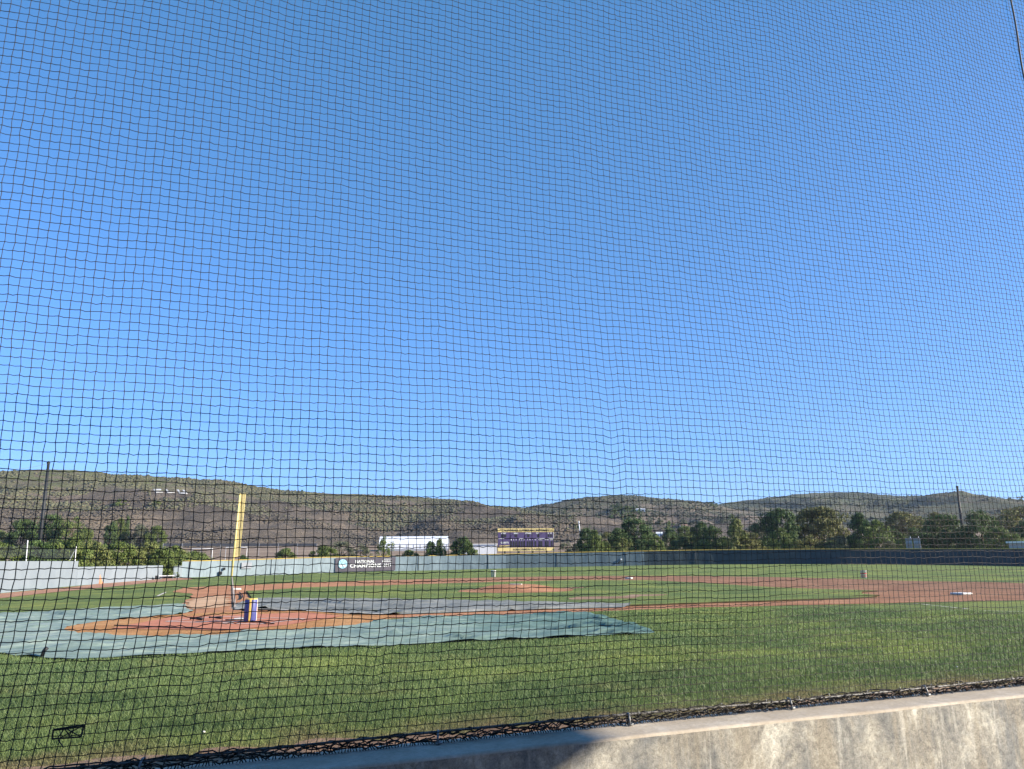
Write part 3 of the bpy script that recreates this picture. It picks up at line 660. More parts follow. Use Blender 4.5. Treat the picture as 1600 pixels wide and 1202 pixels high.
# ------------------------------------------------------------------ left side wall
def side_panel(parent, u0, d0, u1, d1, vt0, vt1, vb0, vb1, name='panel'):
    if d0 is None:
        a = np.array(G(u0, vb0)); b_ = np.array(G(u1, vb1)); d0 = math.hypot(*(a-CAM)[:2]); d1 = math.hypot(*(b_-CAM)[:2])
    a = azdist(u0, vb0, d0); b_ = azdist(u1, vb1, d1); ta = azdist(u0, vt0, d0); tb = azdist(u1, vt1, d1)
    o3 = np.array(parent.location); n = 24; V = []; dxy = (b_-a)[:2]; dxy /= np.linalg.norm(dxy); nn = np.array([dxy[1], -dxy[0]])
    for th in (0, -.14):
        for i in range(n+1):
            s = i/n; lo = a+(b_-a)*s; hi = ta+(tb-ta)*s; bz = float(g(lo[0], lo[1]))-.1
            for zz_ in (min(lo[2], bz), (lo[2]+hi[2])/2, hi[2]):
                V.append((lo[0]-o3[0]+nn[0]*th, lo[1]-o3[1]+nn[1]*th, zz_-o3[2]))
    F_ = []; k = 3*(n+1)
    for i in range(n):
        for j in range(2): F_.append((i*3+j, i*3+3+j, i*3+4+j, i*3+1+j)); F_.append((k+i*3+j, k+i*3+1+j, k+i*3+4+j, k+i*3+3+j))
        F_.append((i*3+2, i*3+5, k+i*3+5, k+i*3+2))
    F_.append((0, 1, k+1, k)); F_.append((1, 2, k+2, k+1)); e = n*3; F_.append((e, k+e, k+e+1, e+1)); F_.append((e+1, k+e+1, k+e+2, e+2))
    me = bpy.data.meshes.new(name); me.from_pydata(V, [], F_); me.update(); return link(name, me, M['sidewall'], parent)
M_, t, b = mat('painted_block', 0.8, 0.2)
c = ramp(t, noi(t, pos(t), 0.5, 5, 0.6), [(0.3, (0.185, 0.215, 0.235)), (0.7, (0.23, 0.262, 0.28))])
f2 = noi(t, pos(t, (1, 1, 0.25)), 2.2, 5, 0.8); c = mix(t, ramp(t, f2, [(0.6, (0, 0, 0)), (0.75, (0.5, 0.5, 0.5))]), c, (0.26, 0.27, 0.27))
t.links.new(c, b.inputs['Base Color']); bump(t, b, f2, 0.3, 0.02); M['sidewall'] = M_
sw = empty('side_wall', tuple(azdist(-60, 940, 42)), 0, 'pale blue painted wall along the left foul territory, stepping down in height toward the outfield', 'wall')
side_panel(sw, -90, None, 118, None, 877, 877, 936, 915.5)
side_panel(sw, 118.3, 79.8, 253, 111, 886, 883.5, 915.5, 902.5)
gw = empty('gate_fence', tuple(azdist(271, 903, 116)), 0, 'short pale fence panel between the gate gap and the long outfield fence', 'fence')
side_panel(gw, 271, 116, 284, 120.3, 885, 884, 903.6, 903.2)
# warning track strip
wt = [G(u, v)[:2] for u, v in [(-90, 937), (0, 928), (60, 922.5), (118, 917), (180, 909.5), (253, 903.5), (285, 903.5), (300, 904), (300, 905.5), (270, 907.5), (200, 914.5), (150, 919.5), (80, 926.5), (0, 935.5), (-90, 946)]]
tag(sheet('warning_track', wt, 0.02, M['track'], 1.0, 2.0, 0.12, .8), kind='structure')
# bench at the gap
q = azdist(249, 903.5, 106); be = empty('bench', (q[0], q[1], float(g(q[0], q[1]))), R(8), 'low white topped bench with dark end beside the gap in the left wall', 'bench')
mb = MB(); mb.box(-.1, 1.7, -.25, .25, .42, .50); mb.build('seat', M['white'], be, bevel=.02)
mb = MB(); mb.box(-.5, -.12, -.2, .2, .05, .5); mb.build('side_box', M['black'], be, bevel=.03)
for x_ in (0.05, 1.55): mb = MB(); mb.box(x_-.05, x_+.05, -.2, .2, 0, .42); mb.build('leg', M['steel'], be)
mb = MB(); mb.box(.1, 1.1, -.27, -.255, .24, .38); mb.build('front_panel', M['banner'], be)
# cone
q = azdist(152, 912, 86.5); cn = empty('marker_cone', (q[0]+.3, q[1]-.3, float(g(q[0], q[1]))+.02), 0, 'faded orange marker cone leaning against the pale blue side wall', 'cone')
MB().lathe([(.33, 0), (.33, .05), (.22, .06), (.05, 1.15), (.001, 1.16)], 14).build('body', M['orange'], cn, True)
cn.rotation_euler = (R(4), R(-10), 0)

# ------------------------------------------------------------------ hills
class Hill:
    def __init__(s, us, vs, Db, Dc, vb, seed, rough):
        s.us, s.vs, s.Db, s.Dc, s.vb, s.seed, s.rough = us, vs, Db, Dc, vb, seed, rough
        s.az = []; s.te = []
        for u, v in zip(us, vs):
            d = ray(u, v); h_ = math.hypot(d[0], d[1]); s.az.append(math.atan2(d[1], d[0])); s.te.append(d[2]/h_)
        o = np.argsort(s.az); s.az = np.array(s.az)[o]; s.te = np.array(s.te)[o]
    def te_c(s, a):   # smooth crest
        return sum(np.interp(a+k, s.az, s.te)*w for k, w in ((-.012, .2), (-.006, .2), (0, .2), (.006, .2), (.012, .2)))
    def h(s, a, t):
        D = s.Db+(s.Dc-s.Db)*t
        x = CAM[0]+D*math.cos(a); y = CAM[1]+D*math.sin(a)
        te1 = s.te_c(a); te0 = (float(g(x, y))-CAM[2]-1.5)/D if t < .02 else s.base_te(a)
        tc = min(t, 1.0); Sx = tc*(1.35-.35*tc)
        if t <= 1: z = CAM[2]+D*(te0+(te1-te0)*Sx)
        else: z = CAM[2]+s.Dc*te1-(D-s.Dc)*.12-((t-1)*60)**1.3*.0
        n1 = noise.fractal((x*.008, y*.008, s.seed), 1.0, 2.0, 5)
        n2 = 1-abs(noise.noise((x*.014+z*.01, y*.014, s.seed+4)))*2
        wgt = math.sin(math.pi*min(1, max(0, tc)))**.7 if t < 1 else 0
        z += (n1*8+n2*7-3.5)*wgt*s.rough+noise.noise((x*.05, y*.05, 2))*1.1*s.rough+noise.noise((x*.22, y*.22, 5))*.5
        return x, y, z
    def base_te(s, a):
        D = s.Db; x = CAM[0]+D*math.cos(a); y = CAM[1]+D*math.sin(a); return (float(g(x, y))-CAM[2]-1.5)/D
    def mesh(s, mt, na=420, nt=90):
        a0, a1 = s.az[0], s.az[-1]; V = []
        ts = list(np.linspace(0, 1, nt))+[1.05, 1.15, 1.3, 1.7]
        for t_ in ts:
            for a in np.linspace(a0, a1, na): V.append(s.h(a, t_))
        n = len(ts); idx = np.arange(na*n).reshape(n, na)
        Fq = np.stack([idx[:-1, :-1], idx[:-1, 1:], idx[1:, 1:], idx[1:, :-1]], -1).reshape(-1, 4)[:, ::-1]
        o = link('hill', raw('hill', V, Fq), mt, smooth=True); tag(o, kind='structure'); return o
    def point(s, u, v):
        d = ray(u, v); a = math.atan2(d[1], d[0]); te = d[2]/math.hypot(d[0], d[1]); prev = 0.02
        def el(t_):
            x, y, z = s.h(a, t_); return (z-CAM[2])/math.hypot(x-CAM[0], y-CAM[1])
        for t_ in np.linspace(0.03, 1.0, 120):
            if el(t_) >= te: break
            prev = t_
        lo, hi = prev, t_
        for _ in range(14):
            m_ = (lo+hi)/2
            if el(m_) >= te: hi = m_
            else: lo = m_
        return np.array(s.h(a, hi))
def hillmat(name, lo, tan, mid, green, zg0, zg1):
    M_, t, b = mat(name, 0.95, 0.05)
    p = pos(t, (1, 1, 1.8))
    c = ramp(t, noi(t, p, 0.016, 7, 0.7, .6), [(0.32, lo), (0.48, mid), (0.6, tan)])
    sp = t.nodes.new('ShaderNodeSeparateXYZ'); t.links.new(t.nodes.new('ShaderNodeNewGeometry').outputs['Position'], sp.inputs[0])
    ad = t.nodes.new('ShaderNodeMath'); ad.operation = 'MULTIPLY_ADD'; t.links.new(noi(t, pos(t), 0.012, 6, 0.7), ad.inputs[0]); ad.inputs[1].default_value = 60; t.links.new(sp.outputs[2], ad.inputs[2])
    mr = t.nodes.new('ShaderNodeMapRange'); t.links.new(ad.outputs[0], mr.inputs[0]); mr.inputs[1].default_value = zg0+30; mr.inputs[2].default_value = zg1+30
    spk = noi(t, pos(t, (1, 1, 1), (50, 20, 9)), 0.16, 6, 0.8)
    gm = t.nodes.new('ShaderNodeMath'); gm.operation = 'MULTIPLY'; t.links.new(mr.outputs[0], gm.inputs[0]); t.links.new(ramp(t, spk, [(0.42, (0.1, .1, .1)), (0.55, (1, 1, 1))]), gm.inputs[1])
    c = mix(t, gm.outputs[0], c, green)
    tl = noi(t, pos(t, (1, 1, 2.2), (3, 8, 1)), 0.0075, 3, 0.5, .4)
    c = mix(t, ramp(t, tl, [(0.488, (0, 0, 0)), (0.497, (.75, .75, .75)), (0.503, (.75, .75, .75)), (0.512, (0, 0, 0))]), c, tan)
    fine = noi(t, pos(t), 0.45, 6, 0.85); c = mix(t, 1.0, c, ramp(t, fine, [(0.35, (0.45, 0.45, 0.48)), (0.5, (0.95, .95, .95)), (0.66, (1.5, 1.45, 1.4))]), 'MULTIPLY')
    t.links.new(c, b.inputs['Base Color']); bump(t, b, fine, 1.0, 1.6); return M_
H1 = Hill([-500, -300, -100, 0, 80, 150, 250, 320, 360, 400, 470, 560, 650, 700, 740, 780, 820, 880, 950, 1100], [742, 745, 741, 736, 733.5, 738, 745, 749, 752, 761, 769, 773, 777.5, 782, 789, 795, 799, 806, 816, 835], 350, 640, 848, 1.3, 1.0)
H2 = Hill([640, 740, 780, 820, 860, 900, 930, 960, 1000, 1050, 1110, 1160, 1220, 1300, 1420], [830, 806, 800, 796, 788, 780.5, 776, 773.5, 775, 780, 788, 797, 808, 822, 842], 420, 860, 846, 4.1, 1.2)
H3 = Hill([850, 980, 1060, 1110, 1160, 1200, 1260, 1320, 1360, 1410, 1440, 1475, 1500, 1530, 1560, 1600, 1660, 1760, 2000, 2400], [830, 806, 795, 789, 783, 777.5, 771.5, 769, 771, 776.5, 774.5, 770.5, 770, 772.5, 779, 785, 790, 795, 800, 800], 520, 1250, 840, 8.6, 1.4)
HM1 = hillmat('left_hill_soil', (0.09, 0.076, 0.062), (0.20, 0.16, 0.118), (0.125, 0.105, 0.083), (0.15, 0.165, 0.07), 46, 62)
HM2 = hillmat('middle_hill_soil', (0.08, 0.074, 0.06), (0.19, 0.152, 0.12), (0.12, 0.103, 0.083), (0.115, 0.125, 0.07), 34, 70)
HM3 = hillmat('right_hill_soil', (0.08, 0.085, 0.06), (0.15, 0.13, 0.10), (0.105, 0.108, 0.075), (0.10, 0.12, 0.06), 30, 80)
for h_, mm in ((H1, HM1), (H2, HM2), (H3, HM3)): h_.mesh(mm)
# brush on the slopes (nobody could count it)
def brush(H, n, urange, seed, mt, smin, smax, lo, hi):
    rs = np.random.RandomState(seed); oc = np.array([(1, 0, 0), (-1, 0, 0), (0, 1, 0), (0, -1, 0), (0, 0, 1), (0, 0, -.4)], float)
    fc = np.array([(0, 2, 4), (2, 1, 4), (1, 3, 4), (3, 0, 4), (2, 0, 5), (1, 2, 5), (3, 1, 5), (0, 3, 5)])
    LB = [H1.point(u, v)[:2] for u, v in ((234, 760), (300, 760), (300, 777), (234, 777))] if H is H1 else []
    V, Fa = [], []; a0 = math.atan2(*ray(urange[1], 800)[[1, 0]]); a1 = math.atan2(*ray(urange[0], 800)[[1, 0]]); c = 0; tries = 0
    while c < n and tries < n*8:
        tries += 1
        a = a0+(a1-a0)*rs.rand(); t_ = lo+(hi-lo)*rs.rand(); x, y, z = H.h(a, t_)
        dn = noise.fractal((x*.02, y*.02, seed), .9, 2, 4)+.25*(t_-.5)
        if rs.rand() > .30+dn*2.0: continue
        if LB and inside(np.array([[x, y]]), [tuple(q_) for q_ in LB])[0]: continue
        s_ = smin+(smax-smin)*rs.rand()**2.5
        q = oc*np.array([s_*1.3, s_*1.3, s_*.8])*(.7+.6*rs.rand(6, 1))+[x, y, z]
        V.append(q); Fa.append(fc+6*c); c += 1
    o = link('hillside_brush', raw('brush', np.concatenate(V), np.concatenate(Fa)), mt); tag(o, 'low scattered scrub covering the %s' % {11: 'left hillside', 12: 'middle hillside', 13: 'right hillside', 14: 'lower slope of the left hillside in dull brown'}[seed], 'scrub', kind='stuff')
BM1 = leafmat('scrub_left', (0.11, 0.10, 0.068), (0.132, 0.13, 0.075), (0.165, 0.165, 0.095))
BM2 = leafmat('scrub_right', (0.06, 0.065, 0.047), (0.09, 0.095, 0.06), (0.13, 0.13, 0.08))
BM4 = leafmat('scrub_dry', (0.08, 0.068, 0.053), (0.115, 0.097, 0.075), (0.165, 0.138, 0.10))
BM3 = leafmat('scrub_far', (0.075, 0.085, 0.06), (0.10, 0.11, 0.07), (0.135, 0.14, 0.09))
brush(H1, 26000, (-250, 900), 11, BM1, .4, 1.35, .42, 1.02)
brush(H1, 16000, (-250, 900), 14, BM4, .35, 1.1, .04, .6)
brush(H2, 14000, (760, 1260), 12, BM2, .5, 1.8, .1, 1.02)
brush(H3, 16000, (1000, 1750), 13, BM3, .8, 2.2, .25, 1.02)
# letters on the hillside
LP_ = [H1.point(u, v) for u, v in ((238, 763), (296, 763), (296, 773), (238, 773))]
LC = sum(LP_)/4+np.array([0, 0, 1.0]); LN = np.cross(LP_[1]-LP_[0], (LP_[2]+LP_[3])/2-(LP_[0]+LP_[1])/2); LN /= np.linalg.norm(LN)
def letter(name, strokes, lb):      # the letters lie on one smooth graded patch of the slope
    V, Fa = [], []
    for st in strokes:
        P = []
        for u, v in st:
            d = ray(u, v); P.append(CAM+d*(((LC-CAM)@LN)/(d@LN)))
        b = len(V)
        for lift in (-0.22, 0.0):
            for q in P: V.append(q+[0, 0, lift])
        Fa += [(b+4, b+5, b+6, b+7)] + [(b+i, b+(i+1) % 4, b+4+(i+1) % 4, b+4+i) for i in range(4)]
    me = bpy.data.meshes.new(name); me.from_pydata([tuple(v) for v in V], [], Fa); me.update()
    tag(link(name, me, M['paintrock']), lb, 'hillside letter', 'white letters on the left hill')
letter('hillside_letter', [[(239.5, 764.3), (251.5, 764), (252, 765.6), (240.5, 765.8)], [(240, 764.5), (242.8, 764.5), (245.8, 769), (243, 769)], [(243, 767.7), (254.5, 767.5), (255, 769.1), (243.8, 769.4)]], 'white letter C lying on the left hillside')
letter('hillside_letter', [[(258, 764.6), (261, 764.6), (265.2, 769.6), (262, 769.8)], [(262.3, 768.2), (273, 768), (273.5, 769.4), (263.3, 769.9)]], 'white letter L lying on the left hillside')
letter('hillside_letter', [[(276, 765), (279, 765), (283, 770.4), (280, 770.4)], [(284.7, 765.4), (287.7, 765.4), (293.3, 771.4), (290.3, 771.4)], [(280.5, 769.4), (291.5, 769.9), (292.5, 771.3), (282, 770.9)]], 'white letter U lying on the left hillside')

# ------------------------------------------------------------------ trees
def crown_mesh(seed, nclu, nleaf, shape, leaf):
    """leaf clumps through the crown volume; unit size: radius 1, height 0..1"""
    rs = np.random.RandomState(seed); V = []
    cl = []
    while len(cl) < nclu:
        a = rs.rand()*2*math.pi; z = rs.rand(); 
        if shape == 'dome': rmax = math.sqrt(max(0, 1-(max(0, z-.35)/.65)**2))*(.82+.2*math.sin(3*a+seed)+.1*math.sin(7*a+2*seed))
        elif shape == 'cone': rmax = (1-z)**.7*(.95+.15*math.sin(4*a+seed))+.08
        else: rmax = math.sin(math.pi*min(1, z*.8+.2))**.6*(.9+.22*math.sin(2*a+seed)+.12*math.sin(5*a))
        rr_ = rmax*(.35+.65*rs.rand()**.45)
        cl.append((rr_*math.cos(a), rr_*math.sin(a), z*.96, .10+.13*rs.rand()))
    cl = np.array(cl); k = rs.randint(0, nclu, nleaf); c = cl[k]
    d = rs.randn(nleaf, 3); d /= np.linalg.norm(d, axis=1)[:, None]
    P = c[:, :3]+d*c[:, 3:4]*np.array([1.25, 1.25, .55])*(.55+.5*rs.rand(nleaf, 1))
    P[:, 2] = np.clip(P[:, 2], .01, None)
    nrm = d*.8+rs.randn(nleaf, 3)*.5+np.array([0, 0, .3]); nrm /= np.linalg.norm(nrm, axis=1)[:, None]
    t1 = np.cross(nrm, rs.randn(nleaf, 3)); t1 /= np.linalg.norm(t1, axis=1)[:, None]; t2 = np.cross(nrm, t1)
    s_ = leaf*(.6+.8*rs.rand(nleaf, 1)); q = np.stack([P-t1*s_, P-t2*s_*.6, P+t1*s_, P+t2*s_*.6], 1).reshape(-1, 3)
    return raw('crown', q, np.arange(nleaf*4).reshape(-1, 4))
CR = {'dome': [crown_mesh(s, 110, 9000, 'dome', .032) for s in (1, 2, 3, 4)], 'cone': [crown_mesh(s, 80, 6500, 'cone', .036) for s in (5, 6)],
      'bush': [crown_mesh(s, 80, 6500, 'bush', .038) for s in (7, 8, 9)], 'loose': [crown_mesh(s, 55, 3200, 'dome', .032) for s in (10, 11)],
      'far': [crown_mesh(s, 26, 500, 'dome', .10) for s in (12, 13)]}
crown_cache = {}
tcount = [0]
def tree(u0, u1, vt, dist, shape, leaf, lb, base=None, name='tree', cat='tree', group=None, trunk=True, clear=.10):
    i = tcount[0]; tcount[0] += 1
    uc = (u0+u1)/2
    if base is None:
        q = azdist(uc, vt, dist); x, y = q[0], q[1]; z = float(g(x, y))-.15; top = q[2]
    else:
        x, y, z = base; dist = math.hypot(x-CAM[0], y-CAM[1]); q = azdist(uc, vt, dist); top = q[2]; z -= .3
    wd = (u1-u0)/F*dist*math.cos(math.atan((uc-800)/F))*1.14; H_ = max(top-z, 1.0)
    r_ = empty(name, (x, y, z), (i*1.7) % 6.28, lb, cat, group)
    ms = CR[shape]; key = (shape, i % len(ms), leaf)
    if key not in crown_cache:
        me = ms[i % len(ms)].copy(); me.materials.clear(); me.materials.append(LEAF[leaf]); crown_cache[key] = me
    o = bpy.data.objects.new('crown', crown_cache[key]); COL.objects.link(o); o.parent = r_
    lift = H_*clear; o.location = (0, 0, lift); o.scale = (wd/2, wd/2, (H_-lift))
    if trunk:
        mb = MB(); tr_ = max(.06, wd*.022)
        mb.tube([(0, 0, 0), (.02*wd, .01*wd, H_*.2), (0, -.02*wd, H_*.45), (.03*wd, 0, H_*.8)], [tr_*1.3, tr_, tr_*.75, tr_*.25], 7)
        for k in range(5):
            a = k*1.3+i; z0 = H_*(.18+.1*k); mb.tube([(0, 0, z0), (wd*.17*math.cos(a), wd*.17*math.sin(a), z0+H_*.13), (wd*.33*math.cos(a), wd*.33*math.sin(a), z0+H_*.22)], [tr_*.5, tr_*.3, tr_*.1], 5)
        mb.build('trunk', M['bark'], r_, True)
    return r_
GB = 'bushes behind the left wall'; GT = 'trees behind the right outfield fence'; GM = 'bushes behind the left field fence'
tree(-40, 30, 846, 100, 'bush', 'mid', 'green bush at the left edge of the photo behind the pale wall', group=GB)
tree(22, 95, 846, 104, 'bush', 'dark', 'dark green bush behind the tall section of the pale wall, right of the white post', group=GB)
tree(80, 140, 842, 108, 'bush', 'mid', 'green bush behind the step in the pale wall', group=GB)
tree(118, 176, 846, 112, 'bush', 'light', 'bright green bush just right of the step in the pale wall', group=GB)
tree(160, 218, 848, 116, 'bush', 'mid', 'leafy green bush behind the middle of the low pale wall', group=GB)
tree(203, 262, 849, 122, 'bush', 'light', 'yellow-green bush behind the far end of the low pale wall', group=GB)
tree(245, 300, 852, 128, 'bush', 'mid', 'green bush filling the gap where the left wall ends', group=GB)
tree(252, 274, 864, 123, 'bush', 'dark', 'dark bush standing in the gate gap beside the bench', group=GB)
tree(282, 330, 862, 150, 'bush', 'mid', 'low bush rising over the yellow rail at the left end of the outfield fence', group=GB)
for k, (a, b_, c_, lf, lb) in enumerate([(100, 150, 852, 'light', 'low bright bush at the fence step behind the pale wall'), (140, 186, 853, 'mid', 'round bush between two taller ones behind the low wall'), (184, 232, 855, 'light', 'low yellow-green bush behind the middle of the low wall'), (226, 276, 857, 'mid', 'low green bush near the far end of the low wall'), (60, 110, 850, 'mid', 'green bush behind the high wall between the two white posts'), (262, 306, 860, 'light', 'low light bush over the gate fence panel')]):
    tree(a, b_, c_, 118 if k < 5 else 135, 'bush', lf, lb, group=GB, clear=.0, trunk=False)
GH = 'trees at the foot of the left hill'
tree(-30, 14, 828, 300, 'dome', 'mid', 'tree at the left edge at the foot of the hill', group=GH)
tree(16, 64, 812, 290, 'dome', 'dark', 'dark round tree left of the tall dark net pole', group=GH)
tree(58, 104, 805, 285, 'dome', 'dark', 'tall dark tree directly behind the dark net pole', group=GH)
tree(94, 140, 808, 280, 'loose', 'mid', 'loose willow-like green tree right of the dark net pole', group=GH)
tree(118, 150, 826, 270, 'bush', 'mid', 'low green tree to the right of the willow-like tree', group=GH)
tree(164, 186, 816, 320, 'bush', 'dark', 'small dark tree at the foot of the left hill', group=GH)
tree(178, 198, 811, 322, 'dome', 'mid', 'small round green tree below the hillside letters', group=GH)
tree(195, 206, 808, 325, 'cone', 'dark', 'narrow dark tree below the hillside letters', group=GH)
tree(206, 234, 820, 318, 'dome', 'grey', 'dull green tree right of the narrow dark tree', group=GH)
tree(230, 262, 822, 315, 'dome', 'mid', 'rounded tree at the right end of the row at the hill foot', group=GH)
tree(430, 466, 857, 165, 'bush', 'mid', 'low green bush over the fence between the foul pole and the banner', group=GM)
tree(488, 528, 853, 160, 'bush', 'mid', 'green bush just above the left end of the banner', group=GM)
tree(512, 556, 846, 175, 'loose', 'grey', 'sparse grey-green bush above the banner lettering', group=GM)
tree(545, 584, 850, 172, 'loose', 'grey', 'sparse grey-green bush above the right part of the banner', group=GM)
tree(370, 392, 868, 150, 'bush', 'dark', 'small dark shrub over the fence just right of the foul pole', group=GM)
tree(586, 615, 838, 158, 'loose', 'mid', 'feathery young tree in front of the left end of the white building', group=GM)
tree(622, 655, 860, 155, 'bush', 'mid', 'low bush in front of the middle of the white building', group=GM)
tree(664, 682, 846, 152, 'dome', 'dark', 'left of two small dark trees in front of the white building', group=GM)
tree(678, 696, 842.5, 152, 'dome', 'mid', 'right of two small trees in front of the white building', group=GM)
tree(705, 743, 840, 150, 'dome', 'dark', 'dense round tree at the right end of the white building', group=GM)
tree(720, 745, 850, 149, 'bush', 'mid', 'low bush at the right foot of the dense round tree', group=GM)
tree(872, 900, 846, 190, 'loose', 'grey', 'faded bush just right of the scoreboard', group=GT)
tree(900, 932, 826, 158, 'dome', 'dark', 'dark tree just right of the thin white pole', group=GT)
tree(912, 944, 830, 154, 'cone', 'mid', 'green tree overlapping the dark tree right of the white pole', group=GT)
tree(934, 962, 832, 185, 'loose', 'olive', 'brownish sparse tree behind the centre fence', group=GT)
tree(945, 985, 826, 172, 'dome', 'dark', 'left shoulder of the broad dark tree group in centre field', group=GT)
tree(962, 1022, 811, 176, 'dome', 'dark', 'tallest broad dark tree behind the centre fence', group=GT)
tree(958, 986, 840, 156, 'bush', 'light', 'light green shrub at the foot of the broad dark tree', group=GT)
tree(1010, 1040, 838, 156, 'bush', 'mid', 'leafy shrub to the right of the broad dark tree', group=GT)
tree(1030, 1062, 828, 190, 'dome', 'dark', 'dark tree between two lighter shrubs in centre field', group=GT)
tree(1054, 1086, 822, 240, 'dome', 'mid', 'paler green tree standing further back in right centre', group=GT)
tree(1076, 1112, 817, 170, 'dome', 'dark', 'dark tree left of the tall light green one', group=GT)
tree(1092, 1134, 822, 165, 'dome', 'dark', 'dark tree touching the tall light green one', group=GT)
tree(1128, 1168, 811, 162, 'cone', 'light', 'tall light green tree in right centre', group=GT)
tree(1152, 1192, 832, 168, 'loose', 'olive', 'yellowish sparse tree right of the tall light green one', group=GT)
tree(1166, 1196, 818, 240, 'dome', 'grey', 'pale tree behind the yellowish sparse one', group=GT)
tree(1184, 1250, 795.5, 178, 'dome', 'dark', 'largest dark tree in right field, left half of the pair', group=GT)
tree(1238, 1318, 793, 182, 'dome', 'olive', 'large olive tree in right field, right half of the pair', group=GT)
tree(1200, 1236, 826, 156, 'bush', 'mid', 'green shrub in front of the largest dark tree', group=GT)
tree(1240, 1290, 836, 155, 'loose', 'olive', 'olive shrub in front of the large olive tree', group=GT)
tree(1284, 1330, 838, 156, 'loose', 'grey', 'grey thin shrub left of the bushy green tree', group=GT)
tree(1318, 1362, 803, 160, 'cone', 'dark', 'dark upright tree in right field', group=GT)
tree(1342, 1390, 812, 157, 'bush', 'mid', 'bushy bright green tree beside the dark upright one', group=GT)
tree(1372, 1442, 801, 230, 'dome', 'olive', 'yellow-green tree further back above the portable toilets', group=GT)
tree(1374, 1402, 845, 155, 'loose', 'grey', 'low brown-grey shrub left of the portable toilets', group=GT)
tree(1400, 1424, 838, 153, 'bush', 'mid', 'small green shrub touching the left portable toilet', group=GT)
tree(1436, 1504, 805, 168, 'dome', 'dark', 'broad dark tree right of the portable toilets', group=GT)
tree(1440, 1480, 802, 200, 'dome', 'olive', 'yellowish crown rising behind the broad dark tree', group=GT)
tree(1498, 1556, 799, 164, 'dome', 'dark', 'tall dark tree right of the right hand net pole', group=GT)
tree(1530, 1584, 826, 158, 'bush', 'mid', 'green bush sloping down beside the pale container', group=GT)
tree(1546, 1640, 793, 220, 'dome', 'olive', 'yellowish tree at the right edge of the photo', group=GT)
tree(1576, 1650, 812, 190, 'dome', 'dark', 'dark tree at the right edge under the yellowish crown', group=GT)
tree(1650, 1740, 800, 200, 'dome', 'dark', 'dark tree beyond the right edge', group=GT)
GF = 'far trees on the hills'
def far(H, u0, u1, vt, vb, leaf, lb, shape='far'):
    b_ = H.point((u0+u1)/2, vb); tree(u0, u1, vt, 0, shape, leaf, lb, base=tuple(b_), group=GF, trunk=(shape != 'far'), clear=.02)
far(H1, 469, 474.5, 765.5, 771, 'dark', 'tiny lone tree on the crest of the left hill')
far(H1, 178, 198, 780, 790, 'mid', 'green shrub patch on the left hill under the letters, left one')
far(H1, 236, 252, 783, 791, 'mid', 'green shrub patch on the left hill under the letters, right one')
far(H2, 1105, 1121, 783, 792, 'dark', 'lone round tree in the saddle between the middle and right hills')
for a, b_, c_, d_, lf, lb in [(950, 966, 789, 797, 'dark', 'topmost left dark tree of the hillside grove'), (958, 976, 787, 799, 'dark', 'tall dark tree at the top of the hillside grove'), (972, 988, 791, 803, 'mid', 'green tree left of the white hillside house'), (984, 1002, 790, 802, 'dark', 'dark tree directly behind the high white hillside house'), (952, 968, 797, 806, 'mid', 'green tree below the topmost pair of the hillside grove'), (966, 984, 800, 812, 'dark', 'dark tree in the centre of the hillside grove'), (982, 996, 803, 814, 'dark', 'dark tree just below the high white hillside house'), (998, 1006, 800, 814, 'dark', 'narrow dark tree right under the high white hillside house'), (948, 962, 805, 818, 'dark', 'dark tree low on the left of the hillside grove'), (928, 938, 806, 818, 'dark', 'round dark tree standing alone left of the hillside grove'), (886, 898, 809, 832, 'dark', 'tall dark tree on the slope just left of the thin white pole'), (896, 908, 818, 834, 'dark', 'dark tree on the slope directly behind the thin white pole'), (880, 890, 816, 828, 'mid', 'green tree on the slope nearest the scoreboard'), (1008, 1020, 806, 818, 'grey', 'dull tree right below the grove and its white house'), (1022, 1040, 812, 826, 'grey', 'dull broad tree on the slope above the small low white house'), (1040, 1056, 814, 830, 'mid', 'green tree left of the long pale hillside roof'), (1060, 1076, 812, 824, 'grey', 'dull tree directly above the long pale hillside roof'), (1122, 1136, 800, 818, 'grey', 'dull tree on the slope below the saddle, left of two'), (1136, 1150, 804, 820, 'mid', 'green tree on the slope below the saddle, right of two'), (916, 930, 820, 834, 'grey', 'dull tree on the slope right of the thin white pole'), (880, 886, 795, 803, 'mid', 'small green tree high on the middle hill above the scoreboard edge')]:
    far(H2, a, b_, c_, d_, lf, lb)
far(H3, 1588, 1604, 775, 784, 'dark', 'tree on the crest of the right hill near the right edge')
far(H3, 1574, 1582, 778, 783, 'dark', 'small tree on the right hill crest, left of its neighbour')
far(H3, 1448, 1460, 778, 784, 'dark', 'dark shrub high on the right hill')
far(H3, 1524, 1534, 806, 814, 'grey', 'dull tree low on the right hill')

